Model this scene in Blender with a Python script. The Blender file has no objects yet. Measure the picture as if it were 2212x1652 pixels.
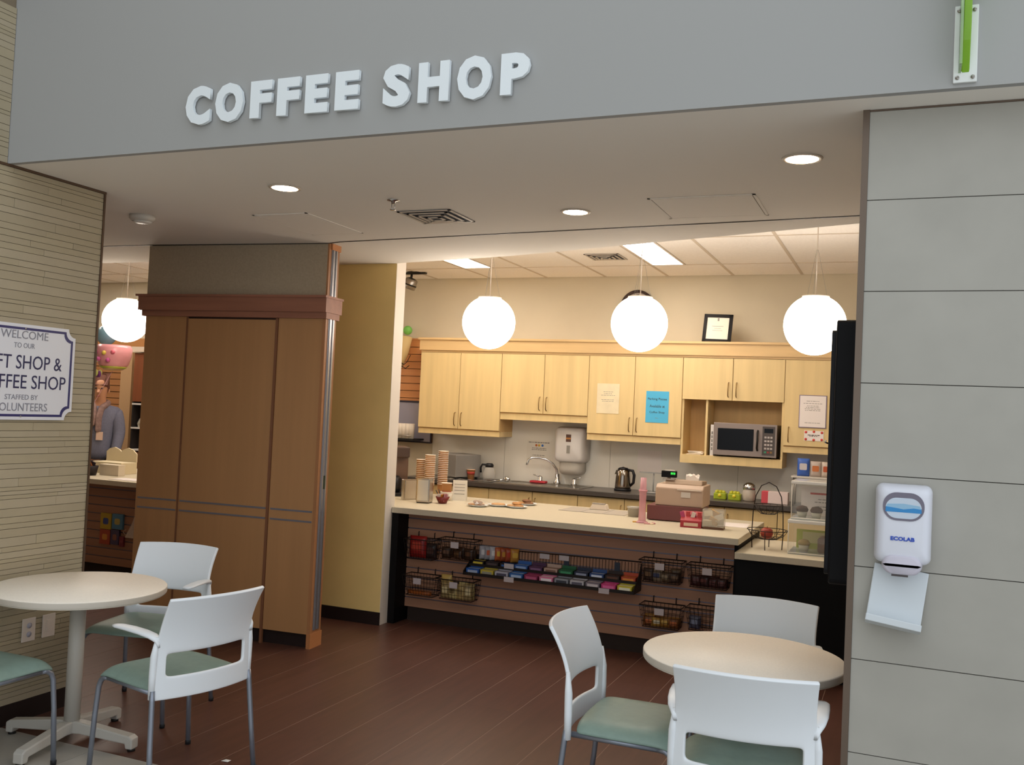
import bpy, bmesh, math, random
from mathutils import Vector, Matrix
random.seed(7)
SC = bpy.context.scene
COL = SC.collection
# ------------------------------------------------------------------ camera
YAW, PIT, ROL, FPX = 0.39456, 0.02975, 0.0459, 2058.2
cd = bpy.data.cameras.new('camera'); cam = bpy.data.objects.new('camera', cd); COL.objects.link(cam)
_f = Vector((-math.sin(YAW)*math.cos(PIT), math.cos(YAW)*math.cos(PIT), math.sin(PIT)))
_r = Vector((math.cos(YAW), math.sin(YAW), 0)); _u = _r.cross(_f)
_r2 = math.cos(ROL)*_r + math.sin(ROL)*_u; _u2 = -math.sin(ROL)*_r + math.cos(ROL)*_u
_m = Matrix((_r2, _u2, -_f)).transposed().to_4x4(); _m.translation = (0, 0, 1.66)
cam.matrix_world = _m
cd.sensor_fit = 'HORIZONTAL'; cd.sensor_width = 36.0; cd.lens = 36.0*FPX/2212; cd.clip_start = 0.05
SC.camera = cam
# ------------------------------------------------------------------ world (overcast daylight of the atrium) and exposure
W = bpy.data.worlds.new('atrium_daylight'); SC.world = W; W.use_nodes = True
bg = W.node_tree.nodes['Background']; bg.inputs[0].default_value = (0.90, 0.96, 1.0, 1); bg.inputs[1].default_value = 1.27
SC.view_settings.view_transform = 'Standard'; SC.view_settings.look = 'None'
SC.view_settings.gamma = 1.0; SC.view_settings.use_curve_mapping = False
SC.view_settings.exposure = 0.0
GLOBE_E, TUBE_E, DOWN_E = 11.0, 23.0, 50.0
# ------------------------------------------------------------------ materials
def lin(h):
    if isinstance(h, str):
        h = h.lstrip('#'); c = [int(h[i:i+2], 16)/255 for i in (0, 2, 4)]
    else: c = h
    return tuple((x/12.92 if x <= .04045 else ((x+.055)/1.055)**2.4) for x in c) + (1.0,)
_M = {}
def M(name, col='#808080', rough=.6, metal=0., emit=0., alpha=None, trans=0., noise=None, bump=0., spec=None, coat=0., ior=1.45):
    """noise = (scale, amount, (sx, sy, sz)) gives a mottled or streaked variation of the base colour."""
    if name in _M: return _M[name]
    m = bpy.data.materials.new(name); m.use_nodes = True; nt = m.node_tree; b = nt.nodes['Principled BSDF']
    c = lin(col)
    b.inputs['Base Color'].default_value = c; b.inputs['Roughness'].default_value = rough; b.inputs['Metallic'].default_value = metal
    b.inputs['IOR'].default_value = ior
    if spec is not None: b.inputs['Specular IOR Level'].default_value = spec
    if coat: b.inputs['Coat Weight'].default_value = coat
    if trans: b.inputs['Transmission Weight'].default_value = trans
    if alpha is not None: b.inputs['Alpha'].default_value = alpha
    if emit:
        b.inputs['Emission Color'].default_value = c; b.inputs['Emission Strength'].default_value = emit
    if noise:
        s, amt, sc = noise
        tc = nt.nodes.new('ShaderNodeTexCoord'); mp = nt.nodes.new('ShaderNodeMapping'); mp.inputs['Scale'].default_value = sc
        oi = nt.nodes.new('ShaderNodeObjectInfo'); ad = nt.nodes.new('ShaderNodeVectorMath'); ad.operation = 'ADD'
        rv = nt.nodes.new('ShaderNodeVectorMath'); rv.operation = 'SCALE'; rv.inputs[0].default_value = (37, 53, 71)
        nt.links.new(oi.outputs['Random'], rv.inputs['Scale'])
        nz = nt.nodes.new('ShaderNodeTexNoise'); nz.inputs['Scale'].default_value = s; nz.inputs['Detail'].default_value = 5
        rp = nt.nodes.new('ShaderNodeValToRGB')
        rp.color_ramp.elements[0].position = .3; rp.color_ramp.elements[1].position = .7
        rp.color_ramp.elements[0].color = tuple(x*(1-amt) for x in c[:3]) + (1,)
        rp.color_ramp.elements[1].color = tuple(min(1, x*(1+amt)) for x in c[:3]) + (1,)
        nt.links.new(tc.outputs['Object'], mp.inputs['Vector']); nt.links.new(mp.outputs['Vector'], ad.inputs[0])
        nt.links.new(rv.outputs['Vector'], ad.inputs[1]); nt.links.new(ad.outputs['Vector'], nz.inputs['Vector'])
        nt.links.new(nz.outputs['Fac'], rp.inputs['Fac']); nt.links.new(rp.outputs['Color'], b.inputs['Base Color'])
        if bump:
            bp_ = nt.nodes.new('ShaderNodeBump'); bp_.inputs['Strength'].default_value = bump; bp_.inputs['Distance'].default_value = .002
            nt.links.new(nz.outputs['Fac'], bp_.inputs['Height']); nt.links.new(bp_.outputs['Normal'], b.inputs['Normal'])
    _M[name] = m
    return m
def glassy(name, col, alpha, rough=.08):
    return M(name, col, rough, alpha=alpha, spec=.6)
# ------------------------------------------------------------------ mesh builder
class MB:
    def __init__(s): s.v = []; s.f = []; s.mi = []; s.cur = 0; s.smooth = False; s.sm = []
    def mat(s, i): s.cur = i; return s
    def add(s, vs, fs, smooth=None):
        o = len(s.v); s.v += [tuple(x) for x in vs]
        for f in fs: s.f.append(tuple(o+i for i in f)); s.mi.append(s.cur); s.sm.append(s.smooth if smooth is None else smooth)
        return s
    def box(s, x0, x1, y0, y1, z0, z1, mtx=None):
        vs = [Vector((x, y, z)) for z in (z0, z1) for y in (y0, y1) for x in (x0, x1)]
        if mtx is not None: vs = [mtx @ v for v in vs]
        return s.add(vs, [(0, 2, 3, 1), (4, 5, 7, 6), (0, 1, 5, 4), (2, 6, 7, 3), (0, 4, 6, 2), (1, 3, 7, 5)], False)
    def prism(s, poly, axis, a, b, mtx=None):
        """poly: 2D points in the two other axes (order xyz minus axis), extruded from a to b."""
        def P(p, h):
            return Vector({'x': (h, p[0], p[1]), 'y': (p[0], h, p[1]), 'z': (p[0], p[1], h)}[axis])
        n = len(poly); vs = [P(p, a) for p in poly] + [P(p, b) for p in poly]
        if mtx is not None: vs = [mtx @ v for v in vs]
        return s.add(vs, [tuple(range(n-1, -1, -1)), tuple(range(n, 2*n))] + [(i, (i+1) % n, n+(i+1) % n, n+i) for i in range(n)], False)
    def tube(s, pts, r, seg=8, cap=True, closed=False):
        pts = [Vector(p) for p in pts]; n = len(pts); rs = r if isinstance(r, (list, tuple)) else [r]*n
        vs = []; up = None
        for i in range(n):
            if closed: t = pts[(i+1) % n]-pts[i-1]
            else: t = pts[min(i+1, n-1)]-pts[max(i-1, 0)]
            t.normalize()
            if up is None: up = t.orthogonal().normalized()
            else:
                up = up-t*up.dot(t)
                up = up.normalized() if up.length > 1e-6 else t.orthogonal().normalized()
            w = t.cross(up)
            vs += [pts[i]+(up*math.cos(2*math.pi*k/seg)+w*math.sin(2*math.pi*k/seg))*rs[i] for k in range(seg)]
        fs = []
        for i in range(n if closed else n-1):
            j = (i+1) % n
            for k in range(seg): fs.append((i*seg+k, i*seg+(k+1) % seg, j*seg+(k+1) % seg, j*seg+k))
        if cap and not closed: fs += [tuple(range(seg-1, -1, -1)), tuple((n-1)*seg+k for k in range(seg))]
        return s.add(vs, fs, True)
    def lathe(s, prof, seg=24, c=(0, 0, 0), axis='z', smooth=True, mtx=None):
        """prof: (radius, height) pairs."""
        vs = []
        for r, h in prof:
            for k in range(seg):
                a = 2*math.pi*k/seg; p = (r*math.cos(a), r*math.sin(a), h)
                if axis == 'y': p = (p[0], p[2], p[1])
                if axis == 'x': p = (p[2], p[0], p[1])
                v = Vector(p)+Vector(c)
                vs.append(mtx @ v if mtx is not None else v)
        n = len(prof); fs = [(i*seg+k, i*seg+(k+1) % seg, (i+1)*seg+(k+1) % seg, (i+1)*seg+k) for i in range(n-1) for k in range(seg)]
        if prof[0][0] > 1e-6: fs.append(tuple(range(seg-1, -1, -1)))
        if prof[-1][0] > 1e-6: fs.append(tuple((n-1)*seg+k for k in range(seg)))
        return s.add(vs, fs, smooth)
    def ball(s, c, r, seg=16, rings=8, squash=(1, 1, 1)):
        pr = [(math.sin(math.pi*i/rings)*1.0, -math.cos(math.pi*i/rings)) for i in range(rings+1)]
        vs = []; 
        for a, h in pr:
            for k in range(seg):
                t = 2*math.pi*k/seg
                vs.append((c[0]+a*math.cos(t)*r*squash[0], c[1]+a*math.sin(t)*r*squash[1], c[2]+h*r*squash[2]))
        return s.add(vs, [(i*seg+k, i*seg+(k+1) % seg, (i+1)*seg+(k+1) % seg, (i+1)*seg+k) for i in range(rings) for k in range(seg)], True)
    def mesh(s, name):
        me = bpy.data.meshes.new(name); me.from_pydata(s.v, [], s.f)
        for p, i, q in zip(me.polygons, s.mi, s.sm): p.material_index = i; p.use_smooth = q
        bm = bmesh.new(); bm.from_mesh(me); bmesh.ops.remove_doubles(bm, verts=bm.verts, dist=1e-6)
        bmesh.ops.recalc_face_normals(bm, faces=bm.faces); bm.to_mesh(me); bm.free()
        return me
    def build(s, name, mats, parent=None, loc=None, rz=0., bevel=0., bseg=2):
        me = s.mesh(name)
        for m in (mats if isinstance(mats, (list, tuple)) else [mats]): me.materials.append(m)
        return obj(name, me, parent, loc, rz, bevel, bseg)
def obj(name, me, parent=None, loc=None, rz=0., bevel=0., bseg=2):
    o = bpy.data.objects.new(name, me); COL.objects.link(o)
    if parent is not None: o.parent = parent
    if loc is not None: o.location = loc
    if rz: o.rotation_euler = (0, 0, rz)
    if bevel:
        b = o.modifiers.new('bevel', 'BEVEL'); b.width = bevel; b.segments = bseg; b.limit_method = 'ANGLE'; b.angle_limit = .6
        b.harden_normals = False
    return o
def tag(o, label, cat, group=None):
    o['label'] = label; o['category'] = cat
    if group: o['group'] = group
    return o
def struct(o): o['kind'] = 'structure'; return o
def stuff(o): o['kind'] = 'stuff'; return o
def thing(name, label, cat, loc=(0, 0, 0), rz=0., group=None):
    o = bpy.data.objects.new(name, None); COL.objects.link(o); o.empty_display_size = .05
    o.location = loc; o.rotation_euler = (0, 0, rz)
    return tag(o, label, cat, group)
def dup(root, loc, rz=0., label=None, group=None, skip=()):
    def cp(o, par):
        c = o.copy(); COL.objects.link(c); c.parent = par
        for ch in o.children:
            if ch.name.split('.')[0] not in skip: cp(ch, c)
        return c
    r = cp(root, None); r.location = loc; r.rotation_euler = (0, 0, rz)
    if label: r['label'] = label
    if group: r['group'] = group
    return r
def box(name, mats, x0, x1, y0, y1, z0, z1, parent=None, bevel=0., **k):
    return MB().box(x0, x1, y0, y1, z0, z1).build(name, mats, parent, bevel=bevel, **k)
def cbox(name, mats, c, size, rz=0., parent=None, bevel=0.):
    """a box with its origin at its base centre"""
    return MB().box(-size[0]/2, size[0]/2, -size[1]/2, size[1]/2, 0, size[2]).build(name, mats, parent, c, rz, bevel)
def text(name, s, mat, size, mtx, parent=None, depth=.001, bold=0., fit=None, align='CENTER'):
    """text as a mesh; local x to the right, y up, z towards the reader; fit=(w, h) scales the glyphs to a box centred at 0"""
    cu = bpy.data.curves.new(name, 'FONT'); cu.body = s; cu.size = size; cu.align_x = align; cu.align_y = 'CENTER'
    cu.extrude = depth; cu.offset = bold; cu.resolution_u = 3
    t = bpy.data.objects.new('_t', cu); COL.objects.link(t)
    dg = bpy.context.evaluated_depsgraph_get(); me = bpy.data.meshes.new_from_object(t.evaluated_get(dg))
    bpy.data.objects.remove(t); bpy.data.curves.remove(cu)
    me.materials.clear(); me.materials.append(mat); me.name = name
    if fit:
        xs = [v.co.x for v in me.vertices]; ys = [v.co.y for v in me.vertices]
        cx, cy = (min(xs)+max(xs))/2, (min(ys)+max(ys))/2; sx = fit[0]/(max(xs)-min(xs)); sy = fit[1]/(max(ys)-min(ys))
        for v in me.vertices: v.co.x = (v.co.x-cx)*sx; v.co.y = (v.co.y-cy)*sy
    me.transform(mtx)
    return obj(name, me, parent)
def face_y(x, y, z):   # text frame on a plane facing -Y
    return Matrix.Translation((x, y, z)) @ Matrix.Rotation(math.pi/2, 4, 'X')
def face_x(x, y, z):   # text frame on a plane facing +X
    return Matrix.Translation((x, y, z)) @ Matrix.Rotation(math.pi/2, 4, 'Z') @ Matrix.Rotation(math.pi/2, 4, 'X')
def rrect(x0, x1, y0, y1, r, n=5):
    pts = []
    for cx, cy, a0 in ((x1-r, y1-r, 0), (x0+r, y1-r, 90), (x0+r, y0+r, 180), (x1-r, y0+r, 270)):
        for i in range(n+1):
            a = math.radians(a0+90*i/n); pts.append((cx+r*math.cos(a), cy+r*math.sin(a)))
    return pts
# ================================================================== the setting
m_header = M('painted_header', '#a2a2a1', .75)
m_soffit = M('painted_soffit', '#eee9e1', .85)
m_cream = M('kitchen_wall_paint', '#cdc2aa', .8, noise=(3, .03, (1, 1, 1)))
m_white = M('white_paint', '#d8cfc4', .7)
m_yellow = M('yellow_wall_paint', '#f2d48c', .7, noise=(4, .03, (1, 1, 1)))
m_dark = M('dark_track', '#2a2522', .6)
m_black = M('black_laminate', '#0a090a', .6, spec=.2)
m_basebrown = M('dark_baseboard', '#231716', .5)
m_rough = M('hidden_wall', '#b7ab9a', .9)
SOF = 2.742
# floors ------------------------------------------------------------
fl = struct(box('floor', M('floor_joint', '#a58d7e', .45), -11, 3.2, 3.42, 8.95, -.12, -.0007))  # pale joint colour stands in for light glinting on the plank bevels
m_plank = M('dark_wood_plank', '#5a3b31', .36, noise=(3.2, .14, (9, .7, 1)), bump=.08)
_pl = {}
def plank_mesh(L):
    if L not in _pl:
        _pl[L] = MB().box(-.1511, .1511, 0, L, -.02, 0).mesh('plank'); _pl[L].materials.append(m_plank)
    return _pl[L]
k = 0; x = -2.56+.1525-.305*15
while x < .5:
    y = 3.42; seq = [(.9, 1.52, 1.52), (1.52, 1.52, .9), (.6, 1.52, 1.52, .6)][k % 3]
    for L in seq:
        L2 = min(L, 6.85-y)-.0006
        if L2 > .05: obj('plank', plank_mesh(round(L2, 4)), fl, (x, y+.0003, 0))
        y += L
    x += .305; k += 1
gf = struct(box('floor_front', M('floor_grout', '#8b847b', .8), -4.6, 3.2, -4, 3.42, -.12, -.002))
m_ftile = M('grey_floor_tile', '#a8a39b', .45, noise=(6, .08, (1, 1, 1)))
tme = MB().box(0, .596, 0, .596, -.02, 0).mesh('floor_tile'); tme.materials.append(m_ftile)
for i in range(9):
    for j in range(5): obj('floor_tile', tme, gf, (-4.64+.6*i+.002, 3.42-.6*(j+1)+.002, 0))
box('floor_field', m_ftile, -4.6, 3.2, -4, .42, -.0021, -.0002, gf)
# header and soffit ---------------------------------------------------
struct(box('wall_front', m_header, -4.06, 3.2, 3.27, 3.30, SOF, 6.0))
TRK = [(-10.5, 5.30), (-5.13, 5.33), (-3.66, 5.462), (-3.555, 5.425), (-.275, 5.157), (.40, 5.102)]
BK = [(.40, 5.165), (-.284, 5.359), (-2.611, 6.114), (-3.2, 6.24), (-3.54, 6.30), (-3.63, 6.33), (-5.3, 6.33), (-5.3, 6.03), (-10.5, 6.03)]
so = struct(MB().prism([(-10.5, 3.3), (3.2, 3.3), (3.2, 3.80), (.40, 3.80)]+TRK[::-1], 'z', SOF, SOF+.12).build('ceiling', m_soffit))
sb = struct(MB().prism(TRK+BK, 'z', SOF, 3.25).build('ceiling_bulkhead', m_soffit))
mb = MB()
for a, b in zip(TRK[:-1], TRK[1:]):
    mb.prism([(a[0], a[1]-.006), (b[0], b[1]-.006), (b[0], b[1]+.006), (a[0], a[1]+.006)], 'z', SOF-.003, SOF+.01)
struct(mb.build('trim_1', m_dark))          # slot of the sliding closure in the ceiling
struct(box('ceiling_light_block', m_rough, -10.6, 3.3, 3.3, 9.1, 3.3, 3.4))  # unseen slab added above the ceilings to block daylight
# left wall with thin stacked tiles ------------------------------------
m_slat = [M('stone_slat_a', '#a6997f', .7, noise=(5, .04, (1, 1, 1))), M('stone_slat_b', '#a4977e', .7, noise=(5, .04, (1, 1, 1))), M('stone_slat_c', '#a99c84', .7, noise=(5, .04, (1, 1, 1)))]
wl = struct(box('wall_left', M('stone_joint', '#7d6f5c', .8), -4.24, -4.062, -4, 3.872, 0, SOF))
box('upper_wall', M('stone_joint'), -4.24, -4.062, -4, 3.3, SOF, 6.0, wl)
def slat_rows(z, ztop, yend):
    while z < ztop-.012:
        h = min(random.choice((.020, .026, .032, .032, .042, .046)), ztop-z); y = 2.55+random.uniform(-.35, .1)
        while y < yend-.02:
            L = min(random.uniform(.35, 1.3), yend-y)
            if yend-y-L < .12: L = yend-y
            d = random.uniform(0, .0018)
            MB().box(-4.08, -4.052+d, y+.0008, y+L-.0008, z+.0011, z+h-.0011).build('tile', random.choice(m_slat), wl); y += L
        z += h
slat_rows(.10, SOF-.012, 3.868); slat_rows(SOF+.0, 3.5, 3.268)
box('field', m_slat[0], -4.08, -4.052, -4, 2.2, .1, 6.0, wl)
m_bronze = M('bronze_trim', '#55402f', .5, metal=.3)
struct(MB().box(-4.25, -4.046, 3.868, 3.88, 0, SOF).box(-4.062, -4.044, 2.3, 3.88, SOF-.012, SOF).build('trim_2', m_bronze))
struct(box('baseboard_left', m_basebrown, -4.08, -4.046, 1.0, 3.87, 0, .10))
# right pier with large stone tiles -------------------------------------
wr = struct(box('wall_right', M('tile_joint', '#55524c', .9), -.160, 3.2, 3.436, 3.78, 0, SOF))
m_stone = M('grey_stone_tile', '#a7a49c', .55, noise=(5, .05, (1, 1, 1)))
jz = [0, .263, .573, .883, 1.192, 1.501, 1.809, 2.12, 2.431, SOF-.006]
for a, b in zip(jz[:-1], jz[1:]):
    for x0, x1 in ((-.150, 1.06), (1.063, 2.27), (2.273, 3.2)):
        MB().box(x0, x1, 3.43, 3.45, a+.0015, b-.0015).build('tile', m_stone, wr)
struct(MB().box(-.172, -.1505, 3.425, 3.80, 0, SOF).box(-.150, 3.2, 3.428, 3.44, SOF-.007, SOF-.001).build('trim_3', M('edge_trim', '#6b5c50', .4, metal=.4)))
# kitchen shell --------------------------------------------------------
YB = 8.83
wb = struct(box('wall_back', m_cream, -10.6, 1.0, YB, YB+.15, 0, 3.3))
struct(box('wall_side', m_rough, .35, .5, 3.78, YB+.1, 0, 3.3))
struct(box('wall_far_left', m_cream, -10.6, -10.45, 3.3, YB+.1, 0, 3.3))
struct(box('wall_corridor', m_rough, -10.6, -4.15, 3.15, 3.3, 0, 3.3))
ye = struct(MB().box(-5.3, -3.631, 6.33, 6.47, 0, 3.2).build('wall_yellow', m_yellow))
struct(box('trim_4', m_white, -3.645, -3.628, 6.331, 6.472, 0, 3.2))       # white return of the yellow wall
struct(box('baseboard_yellow', m_basebrown, -5.3, -3.627, 6.318, 6.33, 0, .095))
# kitchen tile ceiling: 0.61 x 1.22 boards in a grid
m_tile = M('ceiling_board', '#faf5ef', .9, noise=(60, .04, (1, 1, 1)))
kc = struct(box('ceiling_kitchen', M('ceiling_void', '#8a7c6c', .9), -10.5, .4, 5.0, YB, 3.012, 3.03))
ys = [5.74, 6.96, 8.18, YB]
SKIP = {(-2.13, 1), (-3.96, 1), (-7.01, 1), (-8.84, 1)}
xg = [-.91+.61*k for k in range(2, -17, -1)]
for x in xg[1:]:
    for j in range(3):
        if any(abs(x-a) < .02 and j == b for a, b in SKIP): continue
        MB().box(x+.006, x+.604, ys[j]+.006, ys[j+1]-.006, 3.0, 3.014).build('ceiling_tile', m_tile, kc)
gm = MB()
for x in xg: gm.box(x-.012, x+.012, 5.0, YB, 2.997, 3.013)
for y in ys[:3]: gm.box(-10.5, .4, y-.012, y+.012, 2.9975, 3.0125)
gm.build('ceiling_grid', M('grid_bar', '#d3c6b6', .7), kc)
# white splash panels behind the worktop
m_splash = M('splash_panel', '#e6e2d8', .35)
sp = struct(box('wall_splash', M('splash_joint', '#9d978a', .6), -4.53, .35, YB-.006, YB, .95, 1.60))
for a, b in ((-4.53, -3.72), (-3.717, -2.62), (-2.617, -1.41), (-1.407, -.2), (-.197, .35)):
    MB().box(a, b, YB-.010, YB-.005, .95, 1.60).build('panel', m_splash, sp)
# ================================================================== lamps and ceiling fixtures
m_lampwhite = M('globe_glow', '#fff3e4', .4, emit=GLOBE_E)
m_tube = M('tube_glow', '#fff3e6', .4, emit=TUBE_E)
m_down = M('downlight_glow', '#ffe9c8', .4, emit=DOWN_E)
m_plainwhite = M('white_plastic', '#e6e6e4', .45)
m_chrome = M('chrome', '#c9c9c9', .18, metal=1.)
m_steel = M('brushed_steel', '#a9a39b', .35, metal=1., noise=(40, .08, (.2, 8, 8)))
m_wire = M('wire_dark', '#2b211c', .5, metal=.4)
m_grey = M('grey_paint', '#8f8d8a', .6)
def downlight(x, y, label):
    t = thing('downlight', label, 'ceiling light', (x, y, SOF), group='recessed ceiling lights')
    MB().lathe([(.066, -.001), (.066, -.006), (.080, -.005), (.082, 0), (.066, 0)], 32).build('trim_ring', M('lamp_ring', '#cdbfae', .5), t)
    MB().lathe([(.0655, -.0045), (.0655, -.001)], 32).build('lens', m_down, t)
downlight(-2.962, 3.989, 'round recessed ceiling light between the letters and the smoke detector, leftmost of three')
downlight(-1.677, 4.803, 'round recessed ceiling light beside the ceiling vent, middle of three')
downlight(-6.4, 4.4, 'added, unseen round ceiling light in the corridor behind the stone slat wall')  # added out of view to light the gift counter front
downlight(-.429, 3.996, 'round recessed ceiling light next to the stone pier, rightmost of three')
t = thing('smoke_detector', 'round white smoke detector on the ceiling near the stone slat wall', 'smoke detector', (-4.33, 4.44, SOF))
MB().lathe([(.075, 0), (.075, -.022), (.062, -.036), (.045, -.04)], 32).build('housing', M('detector_white', '#cfc8bd', .5), t)
MB().lathe([(.058, -.037), (.04, -.046), (.0, -.047)], 32).build('grille', M('detector_grille', '#e4dfd6', .4), t)
t = thing('sprinkler', 'small chrome sprinkler head hanging from the ceiling beside the vent', 'sprinkler', (-2.539, 4.357, SOF))
MB().lathe([(.034, 0), (.034, -.004), (.012, -.008), (.010, -.02), (.0, -.02)], 20).build('escutcheon', m_chrome, t)
MB().tube([(-.009, 0, -.018), (-.010, 0, -.038), (0, 0, -.05)], .0022).tube([(.009, 0, -.018), (.010, 0, -.038), (0, 0, -.05)], .0022).build('frame_arm', m_chrome, t)
MB().lathe([(0, -.049), (.016, -.050), (.017, -.053), (0, -.053)], 16).build('deflector', m_chrome, t)
def vent(x, y, z, s, label, rz=0.):
    t = thing('ceiling_vent', label, 'vent', (x, y, z), rz)
    fm = M('vent_white', '#c8bdb0', .5)
    mb = MB()
    for k in range(4):
        a = s*(1-.24*k); b = a-s*.10; h = -.003-.004*k
        for sx, sy in ((1, 0), (-1, 0), (0, 1), (0, -1)):
            if sx: mb.box(sx*b if sx > 0 else -a, a if sx > 0 else -b, -a, a, h-.003, h)
            else: mb.box(-a, a, sy*b if sy > 0 else -a, a if sy > 0 else -b, h-.003, h)
    mb.build('louvre', fm, t)
    box('backing', M('vent_dark', '#4a4d57', .8), -s, s, -s, s, -.002, -.0005, t)
vent(-2.5, 4.78, SOF, .165, 'square louvred air vent in the ceiling beside the sprinkler')
vent(-2.40, 7.70, 3.0, .15, 'square louvred air vent in the kitchen tile ceiling between the tube lights')
def hatch(x0, x1, y0, y1, label):
    t = thing('ceiling_hatch', label, 'access panel', ((x0+x1)/2, (y0+y1)/2, SOF)); w, d = (x1-x0)/2, (y1-y0)/2
    box('hatch_panel', m_soffit, -w+.018, w-.018, -d+.018, d-.018, -.003, 0, t)
    MB().box(-w, w, -d, -d+.014, -.003, 0).box(-w, w, d-.014, d, -.003, 0).box(-w, -w+.014, -d, d, -.003, 0).box(w-.014, w, -d, d, -.003, 0).build('hatch_frame', m_soffit, t)
    box('hatch_gap', M('gap_dark', '#6a5f54', .9), -w+.010, w-.010, -d+.010, d-.010, -.001, 0, t)
hatch(-1.225, -.70, 4.575, 5.06, 'flush square access hatch in the ceiling near the stone pier')
hatch(-3.60, -3.22, 4.55, 5.17, 'flush access hatch in the ceiling above the wooden closure cabinet')
def pendant(x, label):
    y, z, R = 6.55, 2.317, .2
    t = thing('pendant_lamp', label, 'pendant lamp', (x, y, z), group='globe pendant lamps over the counter')
    a0 = math.acos(.9)
    MB().lathe([(R*math.sin(a), R*math.cos(a)) for a in [a0+(math.pi-a0)*i/20 for i in range(20)]]+[(0, -R)], 40).build('globe', m_lampwhite, t)
    MB().lathe([(R*.44, R*.895), (R*.44, R*.96), (0, R*.97)], 32).build('cap', M('lamp_cap', '#f4e8d8', .5), t)
    top = 3.0-z
    MB().tube([(0, 0, R*.95), (0, 0, top)], .0035, 6).build('cord', M('cord_white', '#e9ddd0', .5), t)
    for k in range(3):
        a = 2.1*k+.4
        MB().tube([(.075*math.cos(a), .075*math.sin(a), R*.94), (.006*math.cos(a), .006*math.sin(a), R+.30)], .0009, 5).build('suspension_wire', m_grey, t)
    MB().lathe([(.045, top), (.045, top-.018), (.008, top-.03), (0, top-.03)], 20).build('canopy', M('canopy_white', '#ded3c6', .5), t)
pendant(-2.939, 'glowing white globe pendant in front of the two-door cabinets by the yellow wall')
pendant(-1.773, 'glowing white globe pendant hanging in front of the wall clock')
pendant(-.584, 'glowing white globe pendant half hidden by the tall black panel at the pier')
pendant(-6.512, 'glowing white globe pendant seen in the gap left of the wooden closure cabinet')
def tubelight(x, y0, y1, label):
    t = thing('tube_light', label, 'ceiling light', (x, (y0+y1)/2, 3.0), group='tube lights in the tile ceiling'); d = (y1-y0)/2
    MB().box(-.150, -.132, -d, d, -.004, .012).box(.132, .150, -d, d, -.004, .012).box(-.132, .132, -d, -d+.018, -.004, .012).box(-.132, .132, d-.018, d, -.004, .012).build('frame', M('light_frame', '#e8ddd0', .5), t)
    box('diffuser', m_tube, -.132, .132, -d+.018, d-.018, -.002, .01, t)
    box('filler_tile', m_tile, .156, .452, -d, d, 0, .012, t)
tubelight(-1.973, 6.97, 8.17, 'rectangular tube light in the tile ceiling above the microwave')
tubelight(-6.85, 6.97, 8.17, 'added, unseen tube light brightening the gift counter')  # added in the hidden part of the ceiling to brighten the gift area
tubelight(-8.68, 6.97, 8.17, 'added, unseen tube light over the far end of the gift shop')  # second added light, also out of view, for the gift area
tubelight(-3.80, 6.97, 8.17, 'rectangular tube light in the tile ceiling beside the yellow wall')
# track spotlight near the back-left corner of the kitchen
t = thing('track_spotlight', 'small black and silver spotlight on the kitchen ceiling beside the yellow wall', 'spotlight', (-4.60, 8.38, 3.0))
MB().lathe([(.075, 0), (.075, -.012), (0, -.013)], 24).box(-.16, .13, -.02, .02, -.02, -.002).build('base', M('spot_black', '#17130f', .5), t)
MB().tube([(-.03, 0, -.015), (-.035, 0, -.07)], .012).build('stem', M('spot_black'), t)
MB().lathe([(.035, .06), (.06, .045), (.062, -.05), (.052, -.055)], 24, mtx=Matrix.Translation((-.04, 0, -.115)) @ Matrix.Rotation(.35, 4, 'Y')).build('shade', m_steel, t)
MB().lathe([(.065, -.005), (.065, -.02), (.062, -.02)], 24, mtx=Matrix.Translation((-.04, 0, -.115)) @ Matrix.Rotation(.35, 4, 'Y')).build('collar', M('spot_black'), t)
# ================================================================== facade letters
m_letter = M('letter_white', '#e8eff4', .45)
for ch, cx, w in (('C', -2.892, .133), ('O', -2.724, .147), ('F', -2.558, .109), ('F', -2.42, .111), ('E', -2.28, .110), ('E', -2.134, .112), ('S', -1.906, .122), ('H', -1.741, .134), ('O', -1.567, .144), ('P', -1.398, .117)):
    rnd = ch in 'COS'
    o = text('wall_letter', ch, m_letter, .2, face_y(0, 0, 0), depth=.008, bold=.011, fit=(w, .170 if rnd else .158))
    o.location = (cx, 3.27-.0142, 2.924)
    wd = 'COFFEE' if cx < -2 else 'SHOP'
    tag(o, {-2.892: 'raised white letter C, first of the word COFFEE on the header', -2.724: 'raised white letter O of COFFEE, after the C', -2.558: 'raised white letter F of COFFEE, first of the two', -2.42: 'raised white letter F of COFFEE, second of the two',
            -2.28: 'raised white letter E of COFFEE, first of the two', -2.134: 'raised white letter E ending the word COFFEE', -1.906: 'raised white letter S starting the word SHOP', -1.741: 'raised white letter H of the word SHOP',
            -1.567: 'raised white letter O of the word SHOP', -1.398: 'raised white letter P ending the word SHOP'}[cx], 'letter', 'letters of the coffee shop sign')
    MB().box(-.02, .02, .0055, .0142, -.004, .004).build('standoff', m_grey, o) if False else None
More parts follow.
